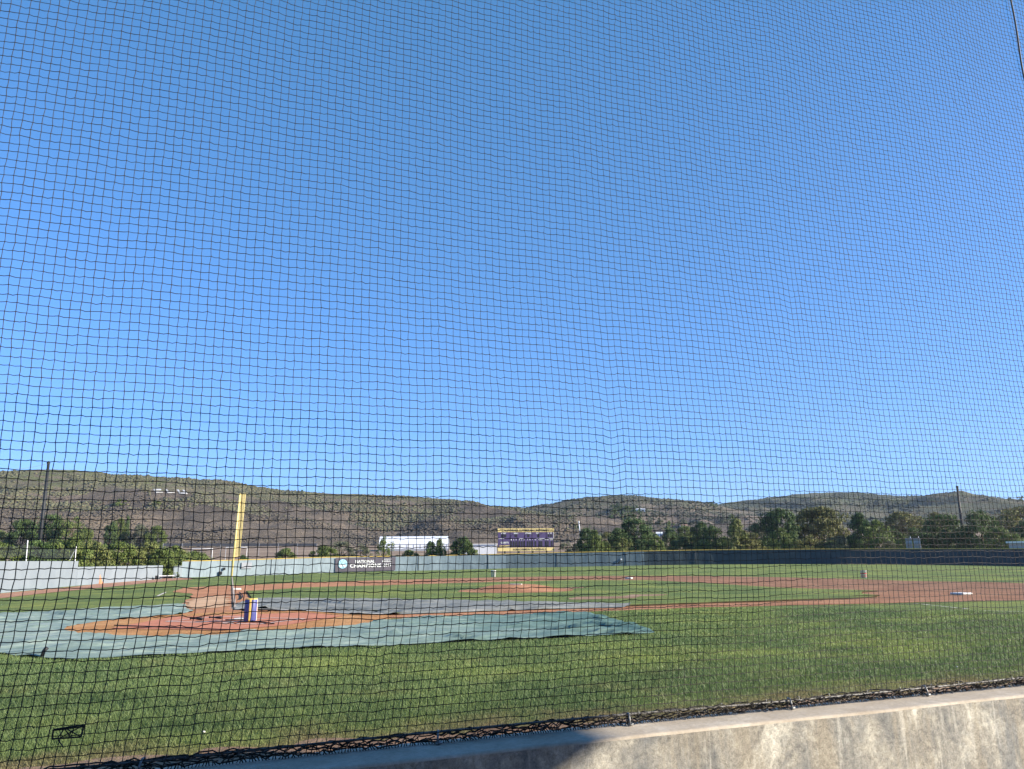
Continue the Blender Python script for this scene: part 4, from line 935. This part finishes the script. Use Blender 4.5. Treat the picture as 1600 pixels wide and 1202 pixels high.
GU = 'low bushes behind the right outfield fence'
US = [(885, 915, 850, 'grey', 'dull low bush right of the scoreboard at the fence'), (925, 960, 846, 'mid', 'low green bush at the fence right of the white pole'), (985, 1018, 842, 'dark', 'low dark bush under the tallest centre tree'), (1016, 1048, 846, 'grey', 'dull low bush at the fence between two centre shrubs'), (1044, 1084, 840, 'dark', 'low dark bush under the pale far tree'), (1080, 1120, 842, 'mid', 'low green bush left of the tall light green tree'),
 (1110, 1150, 840, 'dark', 'low dark bush at the foot of the tall light green tree'), (1146, 1190, 842, 'olive', 'low yellowish bush right of the tall light green tree'), (1180, 1214, 838, 'dark', 'low dark bush under the left edge of the largest tree'), (1226, 1256, 834, 'dark', 'low dark bush between the pair of large trees'), (1280, 1316, 846, 'dark', 'low dark bush under the grey thin shrub'), (1310, 1350, 836, 'dark', 'low dark bush under the upright right field tree'),
 (1382, 1412, 828, 'dark', 'dark bush just above the left portable toilet'), (1410, 1450, 826, 'dark', 'dark bush directly behind the portable toilets'), (1446, 1490, 834, 'dark', 'low dark bush right of the portable toilets'), (1482, 1526, 832, 'dark', 'low dark bush at the foot of the right net pole'), (1520, 1560, 838, 'mid', 'low green bush right of the right net pole'), (1560, 1600, 838, 'dark', 'low dark bush behind the pale container')]
for k, (a, b_, c_, lf, lb) in enumerate(US): tree(a, b_, c_, 163 if k % 2 else 170, 'bush', lf, lb, group=GU, name='bush', cat='bush', trunk=False, clear=.0)
# ------------------------------------------------------------------ buildings far off
def gz(x, y): return float(g(x, y))
# long white tent building
d_ = 270; a = azdist(592, 855, d_); b_ = azdist(706, 855, d_); L_ = np.linalg.norm((b_-a)[:2]); top = azdist(650, 837.5, d_)[2]; z0 = min(gz(a[0], a[1]), gz(b_[0], b_[1]))
hb = empty('long_white_building', (a[0], a[1], z0-.3), math.atan2((b_-a)[1], (b_-a)[0]), 'long low white fabric-roofed building at the foot of the hill', 'building')
Hh = top-z0+.3
mb = MB(); prof = [(0, 0), (0, Hh*.50), (2.2, Hh*.82), (6, Hh), (12, Hh), (16, Hh*.82), (18, Hh*.5), (18, 0)]
for x_ in (0, L_-1.0): mb.v += [(x_+(0 if x_ == 0 else 0), y_, z_) for y_, z_ in prof]
n = len(prof)
for i in range(1, n-2): mb.f.append((i, i+n, i+1+n, i+1))
mb.build('roof', M['whiteroof'], hb)
mb = MB(); mb.v = [(x_, y_, z_) for x_ in (.02, L_-1.02) for y_, z_ in prof]; mb.f = [tuple(range(n))[::-1], tuple(range(n, 2*n)), (0, n, n+1, 1), (6, 6+n, 7+n, 7)]; mb.build('wall', M['whiteroof'], hb)
mb = MB()
for i in range(11): mb.box(L_*i/11+.4, L_*i/11+.6, -.06, 0.0, 0, Hh*.5)
mb.box(0, L_-1, -.08, -.02, Hh*.46, Hh*.50); mb.build('frame', M['grey'], hb)
mb = MB(); mb.box(0, L_-1, -.12, -.065, Hh*.02, Hh*.2); mb.build('dark_band', M['grey'], hb)
# grey shed right of it
def hut(u0, u1, vt, vb, dist, depth, wallm, roofm, lb, cat='building', name='shed', group=None, windows=2, gz_=None, gable=True):
    a = azdist(u0, vb, dist); b_ = azdist(u1, vb, dist); L_ = float(np.linalg.norm((b_-a)[:2])); z0 = gz(a[0], a[1]) if gz_ is None else gz_
    H_ = azdist((u0+u1)/2, vt, dist)[2]-z0
    r_ = empty(name, (a[0], a[1], z0-.2), math.atan2((b_-a)[1], (b_-a)[0]), lb, cat, group); H_ += .2; e = H_*(.7 if gable else .93)
    mb = MB(); mb.box(0, L_, 0, depth, 0, e); mb.build('wall', wallm, r_)
    mb = MB(); ov = .3
    if gable:
        mb.v = [(-ov, -ov, e), (L_+ov, -ov, e), (L_+ov, depth+ov, e), (-ov, depth+ov, e), (-ov, depth/2, H_), (L_+ov, depth/2, H_)]
        mb.f = [(0, 1, 5, 4), (2, 3, 4, 5), (0, 4, 3), (1, 2, 5), (0, 3, 2, 1)]
    else: mb.box(-ov, L_+ov, -ov, depth+ov, e+.002, H_)
    mb.build('roof', roofm, r_)
    for i in range(windows):
        x_ = L_*(i+.5)/windows; mb = MB(); mb.box(x_-L_*.12, x_+L_*.12, -.05, .05, e*.35, e*.75); mb.build('window', M['glass'], r_)
    return r_
hut(722, 776, 850, 862, 225, 8, M['white'], M['white'], 'long low pale shed between the round tree and the scoreboard', gable=False, windows=0)
hut(1577, 1604, 846, 860, 150, 5, M['grey'], M['white'], 'pale container with a light roof behind the right field fence at the right edge', gable=False, windows=1, name='container', cat='container')
GHo = 'houses on the middle hillside'
for (u0, u1, vt, vb, lb) in ((994, 1008, 793.5, 799, 'white house high on the middle hillside above the tree grove'), (1026, 1035, 831, 838, 'small white house low behind the centre trees'), (1062, 1074, 819, 825, 'long pale roof of a house right of the grove'), (911, 917, 821, 828, 'small white house just right of the thin white pole'), (1042, 1052, 829, 835, 'pale grey house low between two dark trees')):
    q = H2.point((u0+u1)/2, vb); D = math.hypot(q[0]-CAM[0], q[1]-CAM[1]); hut(u0, u1, vt, vb, D, 9, M['white'], M['tile'] if u0 in (1062,) else M['white'], lb, 'house', 'house', GHo, 2, gz_=q[2]-.8)
# portable toilets
for k, (u0, u1, lb) in enumerate(((1416, 1427, 'left of two grey portable toilets behind the right field fence'), (1428.5, 1440, 'right of two grey portable toilets behind the right field fence'))):
    d_ = 147; a = azdist(u0, 858, d_); b_ = azdist(u1, 858, d_); L_ = float(np.linalg.norm((b_-a)[:2])); z0 = gz(a[0], a[1]); H_ = azdist(u0, 841, d_)[2]-z0
    r_ = empty('portable_toilet', (a[0], a[1], z0), math.atan2((b_-a)[1], (b_-a)[0]), lb, 'portable toilet', 'portable toilets')
    mb = MB(); mb.box(.05, L_-.05, 0, 1.2, .05, H_*.9); mb.build('cabin', M['grey'], r_, bevel=.04)
    mb = MB(); mb.box(0, L_, -.05, 1.25, H_*.9+.002, H_); mb.build('roof', M['steel'], r_, bevel=.08)
    mb = MB(); mb.box(.2, L_-.2, -.05, -.01, .2, H_*.82); mb.build('door', M['steel'], r_)
    mb = MB(); mb.tube([(L_*.8, 1.1, H_*.9), (L_*.8, 1.1, H_+.3)], .05, 6); mb.build('vent_pipe', M['white'], r_)
# dark road fence at the foot of the hill
d_ = 245; P = []
for u in np.arange(255, 505, 10):
    q = azdist(u, 852+.6*math.sin(u*.02), d_); P.append((q[0], q[1], gz(q[0], q[1])))
rf = empty('road_fence', P[0], 0, 'long dark mesh fence with white posts along the road at the hill foot', 'fence')
mb = MB(); zt = [azdist(u, 849.3, d_)[2] for u in np.arange(255, 505, 10)]; zb_ = [azdist(u, 853.3, d_)[2] for u in np.arange(255, 505, 10)]
for i in range(len(P)-1):
    mb.quad(*[(P[j][0]-P[0][0], P[j][1]-P[0][1], z_-P[0][2]) for j, z_ in ((i, zb_[i]), (i+1, zb_[i+1]), (i+1, zt[i+1]), (i, zt[i]))])
mb.build('mesh_panel', M['road'], rf)
for i in range(0, len(P), 3):
    mb = MB(); mb.tube([(P[i][0]-P[0][0], P[i][1]-P[0][1], -.5), (P[i][0]-P[0][0], P[i][1]-P[0][1], zt[i]-P[0][2]+.02)], .05, 5); mb.build('post', M['grey'], rf)
# white rails (goal like frames) on the brown field
def goal(u0, u1, vt, vb, dist, lb):
    a = azdist(u0, vb, dist); b_ = azdist(u1, vb, dist); zt_ = azdist(u0, vt, dist)[2]; za = gz(a[0], a[1])
    mb = MB(); mb.tube([(0, 0, 0), (0, 0, zt_-za), (b_[0]-a[0], b_[1]-a[1], zt_-za), (b_[0]-a[0], b_[1]-a[1], 0)], .09, 6)
    tag(mb.build('goal_frame', M['white'], loc=(a[0], a[1], za), smooth=True), lb, 'goal frame', 'white frames on the brown field')
goal(353, 386, 855.3, 858.5, 205, 'white goal frame on the brown field right behind the foul pole')
goal(300, 332, 857.5, 860, 200, 'low white rail on the brown field left of the foul pole')

# ------------------------------------------------------------------ scoreboard
d_ = 152; a = azdist(778.5, 860, d_); b_ = azdist(868.5, 860, d_); SW = float(np.linalg.norm((b_-a)[:2])); zt_ = azdist(823, 825.5, d_)[2]; zb_ = azdist(823, 861, d_)[2]; SH = zt_-zb_
gz0 = gz(a[0], a[1])
sb = empty('scoreboard', (a[0], a[1], gz0), math.atan2((b_-a)[1], (b_-a)[0])+R(13), 'purple baseball scoreboard with gold bands above and below, standing behind the centre fence', 'scoreboard')
o_z = zb_-gz0
mb = MB(); mb.box(0, SW, 0, .4, o_z+SH*.165, o_z+SH*.835); mb.build('panel', M['purple'], sb)
tb_ = MB().box(-.08, SW+.08, -.05, .42, o_z+SH*.838, o_z+SH).build('top_band', M['goldpanel'], sb)
bb_ = MB().box(-.08, SW+.08, -.05, .42, o_z, o_z+SH*.15).build('bottom_band', M['goldpanel'], sb)
text('lettering', '* CALIFORNIA LUTHERAN UNIVERSITY *', M['darkletter'], tb_, SW*.03, o_z+SH*.865, SH*.105, SW*.94, y=-.08, bold=.01)
text('lettering', 'KINGSMEN BASEBALL', M['darkletter'], bb_, SW*.27, o_z+SH*.03, SH*.085, SW*.60, y=-.08, bold=.01)
for s_, x_, w_ in (('AT BAT', .05, .09), ('BALL', .28, .08), ('STRIKE', .48, .115), ('OUT', .68, .06), ('H', .895, .022), ('E', .945, .02)):
    text('lettering', s_, M['white'], sb, SW*x_, o_z+SH*.755, SH*.06, SW*w_, y=-.03, bold=.02)
for s_, x_ in zip('123456789', [.225, .268, .311, .37, .413, .456, .518, .56, .602]): text('lettering', s_, M['white'], sb, SW*x_, o_z+SH*.475, SH*.05, SW*.014, y=-.03, bold=.02)
for s_, x_, w_ in (('10', .655, .025), ('RUNS', .72, .075), ('HITS', .84, .065), ('ERR', .93, .06)): text('lettering', s_, M['white'], sb, SW*x_, o_z+SH*.475, SH*.045, SW*w_, y=-.03, bold=.02)
text('lettering', 'GUESTS', M['white'], sb, SW*.045, o_z+SH*.335, SH*.075, SW*.14, y=-.03, bold=.02)
text('lettering', 'KINGSMEN', M['goldpanel'], sb, SW*.025, o_z+SH*.20, SH*.07, SW*.19, y=-.03, bold=.02)
mb = MB(); mb.box(.1, SW*.21, -.02, 0, o_z+SH*.175, o_z+SH*.182); mb.box(0, SW, -.03, 0, o_z+SH*.545, o_z+SH*.56); mb.box(SW*.995, SW, -.04, 0, o_z+SH*.56, o_z+SH*.83); mb.build('divider', M['white'], sb)
cells = [(.055, .62, .04, .12), (.105, .62, .04, .12), (.295, .615, .035, .125), (.525, .615, .035, .125), (.705, .615, .035, .125), (.895, .615, .03, .12), (.94, .615, .03, .12)]
for zz_ in (.31, .18):
    cells += [(x_-.006, zz_, .028, .12) for x_ in (.225, .268, .311, .37, .413, .456, .518, .56, .602, .66)] + [(x_, zz_, .028, .12) for x_ in (.73, .765, .84, .88, .95)]
for (x_, z_, w_, h_) in cells:
    mb = MB(); mb.box(SW*x_, SW*(x_+w_), -.035, 0, o_z+SH*z_, o_z+SH*(z_+h_)); mb.build('digit_window', M['black'], sb)
for x_ in (.12, .37, .62, .87): mb = MB(); mb.box(SW*x_-.14, SW*x_+.14, .1, .38, -.3, o_z+.2); mb.build('leg', M['darkpole'], sb)
mb = MB()
for x_ in (.2, .45, .7): mb.tube([(SW*x_, -.045, o_z+SH*.60), (SW*(x_+.09), -.045, o_z+SH*.80)], .02, 4)
mb.build('guy_wire', M['black'], sb)

# ------------------------------------------------------------------ poles
def pole(u0, v0, u1, v1, dist, r0, r1, m_, lb, name='net_pole', cat='pole', group=None):
    a = azdist(u0, v0, dist); t_ = azdist(u1, v1, dist); z0 = gz(a[0], a[1]); s = (z0-a[2])/(t_[2]-a[2]); b_ = a+(t_-a)*s
    r_ = empty(name, (b_[0], b_[1], z0), 0, lb, cat, group); d = t_-b_
    mb = MB(); mb.tube([(0, 0, -.3), tuple(d*.5), tuple(d)], [r0, (r0+r1)/2, r1], 12); mb.build('shaft', m_, r_, True)
    mb = MB(); mb.lathe([(r1*1.25, -.25), (r1*1.25, .05), (.001, .12)], 12, tuple(d)); mb.build('cap', m_, r_, True)
    return r_, b_, t_
GP = 'dark poles holding the outfield nets'
p1_, _, T1 = pole(60, 868, 76, 722, 112, .24, .16, M['darkpole'], 'tall dark net pole behind the left wall, leaning slightly right', group=GP)
p2_, _, T2 = pole(1503, 822, 1495.5, 760, 175, .27, .21, M['darkpole'], 'tall dark pole rising from the trees at the right', group=GP)
wv = MB(); n = 12; e = azdist(-60, 712, 100)
wv.tube([tuple(T1-np.array(p1_.location)-np.array([0, 0, .2])+(e-T1)*i/n-np.array([0, 0, 1.0])*math.sin(math.pi*i/n)) for i in range(n+1)], .02, 4); wv.build('guy_cable', M['cable'], p1_)
r_, _, _ = pole(909, 858, 904.5, 815, 160, .16, .10, M['white'], 'thin white pole beside the dark tree in centre field', 'white_pole')
r_, _, _ = pole(41, 873, 43.3, 846, 80, .04, .035, M['white'], 'thin white post behind the left wall, left of the dark net pole', 'screen_post', group='white posts behind the left wall')
r_, _, _ = pole(117.5, 873, 119, 855, 86, .04, .035, M['white'], 'thin white post with a sloping brace at the step of the left wall', 'screen_post', group='white posts behind the left wall')
a = azdist(109, 875, 86)-np.array(r_.location); b_ = azdist(118.5, 857, 86)-np.array(r_.location); mb = MB(); mb.tube([tuple(a), tuple(b_)], .035, 6); mb.build('brace', M['white'], r_)
# dark mesh screen strung between the posts
P0 = azdist(-40, 848, 74); P1 = azdist(43, 851, 80); P2 = azdist(119, 856.5, 86)
M_, t, b = mat('thin_screen', 0.9, 0.1); b.inputs['Base Color'].default_value = (0.04, 0.045, 0.045, 1)
w1 = N(t, 'ShaderNodeTexChecker'); t.links.new(pos(t), w1.inputs[0]); w1.inputs['Scale'].default_value = 9; tb2 = t.nodes.new('ShaderNodeBsdfTransparent'); ms = t.nodes.new('ShaderNodeMixShader')
mlt = t.nodes.new('ShaderNodeMath'); mlt.operation = 'MULTIPLY_ADD'; t.links.new(w1.outputs['Fac'], mlt.inputs[0]); mlt.inputs[1].default_value = .2; mlt.inputs[2].default_value = .35
t.links.new(mlt.outputs[0], ms.inputs[0]); t.links.new(tb2.outputs[0], ms.inputs[1]); t.links.new(b.outputs[0], ms.inputs[2]); t.links.new(ms.outputs[0], t.nodes['Material Output'].inputs[0])
mb = MB()
pts_ = [P0+(P1-P0)*i/8 for i in range(8)]+[P1+(P2-P1)*i/8 for i in range(9)]
for i in range(len(pts_)-1):
    a, b_ = pts_[i], pts_[i+1]; sgi = .25*math.sin(math.pi*((i % 8)/8)); sgj = .25*math.sin(math.pi*(((i+1) % 8)/8))
    mb.quad((a[0], a[1], a[2]-sgi-.9), (b_[0], b_[1], b_[2]-sgj-.9), (b_[0], b_[1], b_[2]-sgj), (a[0], a[1], a[2]-sgi))
o = mb.build('screen_net', M_); tag(o, 'dark see-through mesh screen strung between the white posts behind the left wall', 'screen')

# ------------------------------------------------------------------ dugout wall, roof
NY = -18.048; WF = -18.265; WZ = 0.605
dw = empty('dugout_wall', (2, -18.2, 0), 0, 'low weathered concrete dugout wall in the foreground, partly in shadow', 'wall')
def wallgrid(x0, x1, nx, rows_):
    V = []; 
    for i in range(nx+1):
        x_ = x0+(x1-x0)*i/nx
        for (y_, z_) in rows_:
            n_ = noise.noise((x_*1.1, y_*3, z_*2))*.006+noise.noise((x_*7, y_*9, z_*7))*.0022+noise.noise((x_*24, y_*20, z_*24))*.0012
            V.append((x_-2, y_+18.2+(n_ if z_ < WZ-.03 else 0), z_+(n_*.7 if z_ > WZ-.03 else 0)))
    return V
nx = 380
face = [(WF, z_) for z_ in np.linspace(-.05, WZ-.014, 16)]
V = wallgrid(-9, 16, nx, face); k = len(face); idx = np.arange((nx+1)*k).reshape(nx+1, k)
Fq = np.stack([idx[:-1, :-1], idx[1:, :-1], idx[1:, 1:], idx[:-1, 1:]], -1).reshape(-1, 4)
link('face', raw('face', V, Fq), M['concrete'], dw, smooth=True)
capr = [(WF, WZ-.014), (WF+.003, WZ-.007), (WF+.009, WZ-.002), (WF+.018, WZ)]+[(y_, WZ) for y_ in np.linspace(WF+.04, NY+.10, 7)]+[(NY+.11, WZ-.02), (NY+.11, -.05)]
V = wallgrid(-9, 16, nx, capr); k = len(capr); idx = np.arange((nx+1)*k).reshape(nx+1, k)
Fq = np.stack([idx[:-1, :-1], idx[1:, :-1], idx[1:, 1:], idx[:-1, 1:]], -1).reshape(-1, 4)
link('coping', raw('coping', V, Fq), M['cap'], dw, smooth=True)
tag(MB().box(-9, 16, -29, WF, -.2, 0.012).build('dugout_floor', M['darkfloor']), kind='structure')
ZR = 5.2; kx = math.cos(SUN_AZ)/math.tan(SUN_EL); ky = -math.sin(SUN_AZ)/math.tan(SUN_EL)
xr = 1.72+kx*(ZR-WZ); yf = NY-ky*(ZR-2.1)
rfo = empty('dugout_roof', (0, -28, 0), 0, 'flat dugout roof on posts above and behind the camera', 'roof')
MB().box(-10, xr, -2, yf+28, ZR, ZR+.2).build('roof_slab', M['darkfloor'], rfo)
MB().box(-10, xr, -1.2, -1.0, 0, ZR-.002).build('sky_block_wall', M['darkfloor'], rfo)  # unseen wall, added to keep sky light off the shaded concrete
for x_ in (-9, -3, 3, 9): MB().box(x_, x_+.2, -1.6, -1.4, 0, ZR-.002).build('post', M['grey'], rfo)

# ------------------------------------------------------------------ the net
CELL = 0.0445
nt = empty('backstop_net', (2.5, NY, WZ), 0, 'large black square-mesh safety net hanging from above down to the dugout wall', 'net')
def lat_rate(z):   # sideways drift of the upright strands with height
    return np.interp(z, [0, .6, 1.2, 1.6, 2.5, 4, 6, 9], [.10, .10, .10, .0, -.03, -.01, .02, .02])
zgrid = np.arange(0.5, 9.0, .01); latc = np.concatenate([[0], np.cumsum(lat_rate(zgrid[:-1])*.01)])
x0n, x1n = -2.6, 9.4; nxn = int((x1n-x0n)/CELL); nzn = int((8.6-.66)/CELL*1.07)
Xi, Zi = np.meshgrid(x0n+np.arange(nxn)*CELL*1.0, .668+np.arange(nzn)*CELL*1.0, indexing='ij')
rs = np.random.RandomState(3)
def nfield(X, Z):
    flat = np.stack([X.ravel(), Z.ravel()], -1); out = np.empty((len(flat), 3))
    for i, (x_, z_) in enumerate(flat):
        a = noise.noise((x_*.9, z_*.45, 1.1)); b_ = noise.noise((x_*2.6, z_*.7, 6.1)); c = noise.noise((x_*.8, z_*.8, 12.4)); d = noise.noise((x_*5, z_*1.6, 22.4))
        out[i] = (.014*c+.003*d, .045*a+.012*b_, .013*noise.noise((x_*1.5, z_*.5, 31))+.005*noise.noise((x_*4.5, z_*.9, 41)))
    return out.reshape(X.shape+(3,))
D3 = nfield(Xi, Zi)
env = smooth(.62, 1.0, Zi)[..., None]
DD = D3*np.array([1, 1, 1])*np.clip(env, .12, 1)
lat = np.interp(Zi, zgrid, latc)
PX = Xi+lat+DD[..., 0]; PZ = Zi+DD[..., 2]; PY = NY+DD[..., 1]
for xc, zc, sz, amp_ in ((1.93, 2.2, .75, .016), (3.46, 3.28, .35, .014), (-.35, 1.35, .5, .012), (.5, 1.1, .4, .012)):   # puckered columns
    wz = np.exp(-((PZ-zc)/sz)**2); PZ = PZ-amp_*wz*np.exp(-((PX-xc+.03)/.05)**2)+amp_*.4*wz*np.exp(-((PX-xc-.05)/.05)**2); PX = PX+.012*wz*np.exp(-((PX-xc)/.09)**2)
jit = rs.randn(*Xi.shape, 3)*np.array([.0014, .002, .0018]); PX = PX+jit[..., 0]; PY = PY+jit[..., 1]; PZ = PZ+jit[..., 2]
P = np.stack([PX-2.5, PY-NY, PZ-WZ], -1)
RT = 0.00165
def strands(P, rad, mid):
    """P (ns, nn, 3): strands along axis 1; mid: offset of the midpoint between knots"""
    ns_, nn, _ = P.shape
    Mx = (P[:, :-1]+P[:, 1:])/2+mid
    Q = np.empty((ns_, 2*nn-1, 3)); Q[:, 0::2] = P; Q[:, 1::2] = Mx
    T = np.gradient(Q, axis=1); T /= np.linalg.norm(T, axis=2, keepdims=True)
    ref = np.array([0, 1, 0.0]); U = np.cross(T, ref); U /= np.linalg.norm(U, axis=2, keepdims=True); Wv = np.cross(T, U)
    k = 4; ang = np.arange(k)*2*math.pi/k+.4
    if hasattr(rad, 'shape'): rad = np.repeat(rad, 2, axis=1)[:, :2*nn-1][:, :, None, None]
    V = Q[:, :, None]+rad*(U[:, :, None]*np.cos(ang)[None, None, :, None]+Wv[:, :, None]*np.sin(ang)[None, None, :, None])
    n1, n2 = V.shape[:2]; idx = np.arange(n1*n2*k).reshape(n1, n2, k)
    a = idx[:, :-1]; b_ = idx[:, 1:]
    Fq = np.stack([a, np.roll(a, -1, 2), np.roll(b_, -1, 2), b_], -1).reshape(-1, 4)
    return V.reshape(-1, 3), Fq
sagm = np.zeros((nzn, nxn-1, 3)); sagm[..., 2] = -.0022*np.abs(rs.randn(nzn, nxn-1))-.0006; sagm[..., 1] = rs.randn(nzn, nxn-1)*.001
RA = RT*(1+.32*(1-smooth(1.2, 2.6, PZ))*(1-smooth(1.6, 3.2, PX)))*(1+.10*rs.randn(*PX.shape).clip(-1.5, 1.5))
Vh, Fh = strands(P.transpose(1, 0, 2), RA.T, sagm)
vm = rs.randn(nxn, nzn-1, 3)*np.array([.0007, .001, 0]); Vv, Fv = strands(P, RA*.93, vm)
# knots
oc = np.array([(1, 0, 0), (-1, 0, 0), (0, 1, 0), (0, -1, 0), (0, 0, 1), (0, 0, -1)], float)*.0046
fc = np.array([(0, 2, 4), (2, 1, 4), (1, 3, 4), (3, 0, 4), (2, 0, 5), (1, 2, 5), (3, 1, 5), (0, 3, 5)])
PK = P.reshape(-1, 3); VK = (PK[:, None]+oc[None]).reshape(-1, 3)
FK = (fc[None]+6*np.arange(len(PK))[:, None, None]).reshape(-1, 3)
# quads as two triangles so that everything is one mesh
def tri(F_): return np.concatenate([F_[:, [0, 1, 2]], F_[:, [0, 2, 3]]])
Vall = np.concatenate([Vh, Vv, VK]); Fall = np.concatenate([tri(Fh), tri(Fv)+len(Vh), FK+len(Vh)+len(Vv)])
me = raw('mesh', Vall, Fall); link('mesh', me, M['net'], nt)
# seam rope at the right
mb = MB(); zz_ = np.arange(.66, 9, .12); mb.tube([(6.47-2.5+.012*math.sin(z*5)+.02*max(0, z-6), -.012, z-WZ) for z in zz_], .0075, 6)
mb.build('seam_rope', M['net'], nt, True)
# bottom cable, bunched hem, clips
mb = MB(); mb.tube([(x_-2.5, .035, .052+.006*math.sin(x_*1.3)) for x_ in np.arange(-8.5, 16, .25)], .007, 6); mb.build('bottom_cable', M['cable'], nt, True)
mb = MB(); rr_ = random.Random(4)
for ln in range(5):
    pts_ = []; x_ = -8.5
    while x_ < 15:
        pts_.append((x_-2.5, .035+rr_.uniform(-.014, .016), .018+.010*ln+rr_.uniform(-.010, .010))); x_ += .03
    mb.tube(pts_, .0035, 4)
x_ = -8.4
while x_ < 15:
    z_ = rr_.uniform(.02, .06); mb.tube([(x_-2.5, .02, .006), (x_-2.5+rr_.uniform(-.02, .02), .045+rr_.uniform(-.02, .02), z_*.6), (x_-2.5+rr_.uniform(-.03, .03), .0+rr_.uniform(-.02, .02), z_)], .0032, 4); x_ += .0148
mb.build('bunched_hem', M['net'], nt)
for x_ in (-3.4, -2.0, -.55, .832, 1.952, 3.091, 4.224, 5.36, 6.5, 7.65, 8.8, 10):
    mb = MB(); cx = x_-2.5
    mb.tube([(cx, .002, .0), (cx-.004, .0, .035), (cx+.004, .02, .062), (cx+.012, .05, .06), (cx+.014, .062, .03), (cx+.01, .06, 0)], .0055, 6)
    mb.tube([(cx-.012, .0, .008), (cx+.016, .0, .012)], .009, 6)
    mb.build('shackle', M['steel'], nt, True)
x_ = -8.0; mb = MB()
while x_ < 15:
    cx = x_-2.5; mb.tube([(cx, .03, .01), (cx+.004, .02, .05), (cx+.012, .035, .07)], .0011, 4); x_ += .28+rr_.uniform(-.05, .05)
mb.build('cable_tie', M['steel'], nt)
# mended patch low on the left
def NP(u, v, off=-.008):
    d = ray(u, v); q = CAM+d*((NY-CAM[1])/d[1]); return Vector((q[0]-2.5, off, q[2]-WZ))
mb = MB()
for a, b_, r_ in (((84, 1139.5), (132, 1132), 3), ((84, 1139.5), (82, 1154), 3), ((82, 1154), (127, 1151), 3), ((127, 1151), (132, 1132), 3), ((90, 1154), (102, 1137), 2), ((102, 1137), (127, 1151), 2), ((92, 1154), (132, 1132), 2), ((101, 1137), (110, 1151), 2), ((107, 1150.5), (114, 1141), 2), ((91, 1155), (100, 1168), 2), ((100, 1139), (130, 1135), 2.2), ((84, 1141), (102, 1139), 2)):
    mb.tube([NP(*a), NP(*b_)], r_*.0013, 5)
mb.build('mended_patch', M['net'], nt)

# ------------------------------------------------------------------ grass blades (near field)
rs = np.random.RandomState(21); NB = 420000
r_ = 6.3+(25-6.3)*rs.rand(NB)**1.25; a = R(30)+rs.rand(NB)*R(78); bx = CAM[0]+r_*np.cos(a); by = CAM[1]+r_*np.sin(a)
tealB = np.array(teal); ok = ~inside(np.stack([bx, by], -1), [tuple(p) for p in tealB]) & (np.hypot(bx, by) > 4.1) & (by < -1.2-.03*np.maximum(bx, 0))
edge = -15.15+.25*np.array([noise.noise((x_*2.4, 0, 3)) for x_ in np.linspace(-8, 22, 400)])
ey = np.interp(bx, np.linspace(-8, 22, 400), edge); dens = np.clip((by-ey)/.7, 0, 1)*.92+.08
ok &= (rs.rand(NB) < dens) & (by > -17.9)
bx, by, r_ = bx[ok], by[ok], r_[ok]; n = len(bx); bz = g(bx, by)+.002
tuft = np.array([noise.noise((x_*1.7, y_*1.7, 8)) for x_, y_ in zip(bx[::8], by[::8])]).repeat(8)[:n]
h_ = (.030+.022*rs.rand(n)+.018*tuft)*(.5+.5*np.clip((by-np.interp(bx, np.linspace(-8, 22, 400), edge))/1.0, 0, 1)); w_ = .0032*(r_/7)**1.1
th = rs.rand(n)*2*math.pi; ln = h_*(.3+.7*rs.rand(n)); la = rs.rand(n)*2*math.pi
V = np.empty((n, 3, 3), np.float32)
V[:, 0] = np.stack([bx-w_*np.cos(th), by-w_*np.sin(th), bz], -1); V[:, 1] = np.stack([bx+w_*np.cos(th), by+w_*np.sin(th), bz], -1)
V[:, 2] = np.stack([bx+ln*np.cos(la), by+ln*np.sin(la), bz+h_], -1)
o = link('grass', raw('grass', V.reshape(-1, 3), np.arange(n*3).reshape(-1, 3)), M['blades']); tag(o, 'short green grass blades of the near field beyond the dugout wall', 'grass', kind='stuff')

# ------------------------------------------------------------------ air
hz = MB(); hz.box(-1700, 1700, -60, 2200, -6, 260)
M_ = bpy.data.materials.new('air'); M_.use_nodes = True; nt_ = M_.node_tree; nt_.nodes.remove(nt_.nodes['Principled BSDF'])
pv = nt_.nodes.new('ShaderNodeVolumePrincipled'); pv.inputs['Density'].default_value = 0.00009; pv.inputs['Color'].default_value = (0.80, 0.88, 1.0, 1); pv.inputs['Anisotropy'].default_value = 0.2
nt_.links.new(pv.outputs[0], nt_.nodes['Material Output'].inputs['Volume'])
tag(hz.build('haze', M_), kind='stuff')
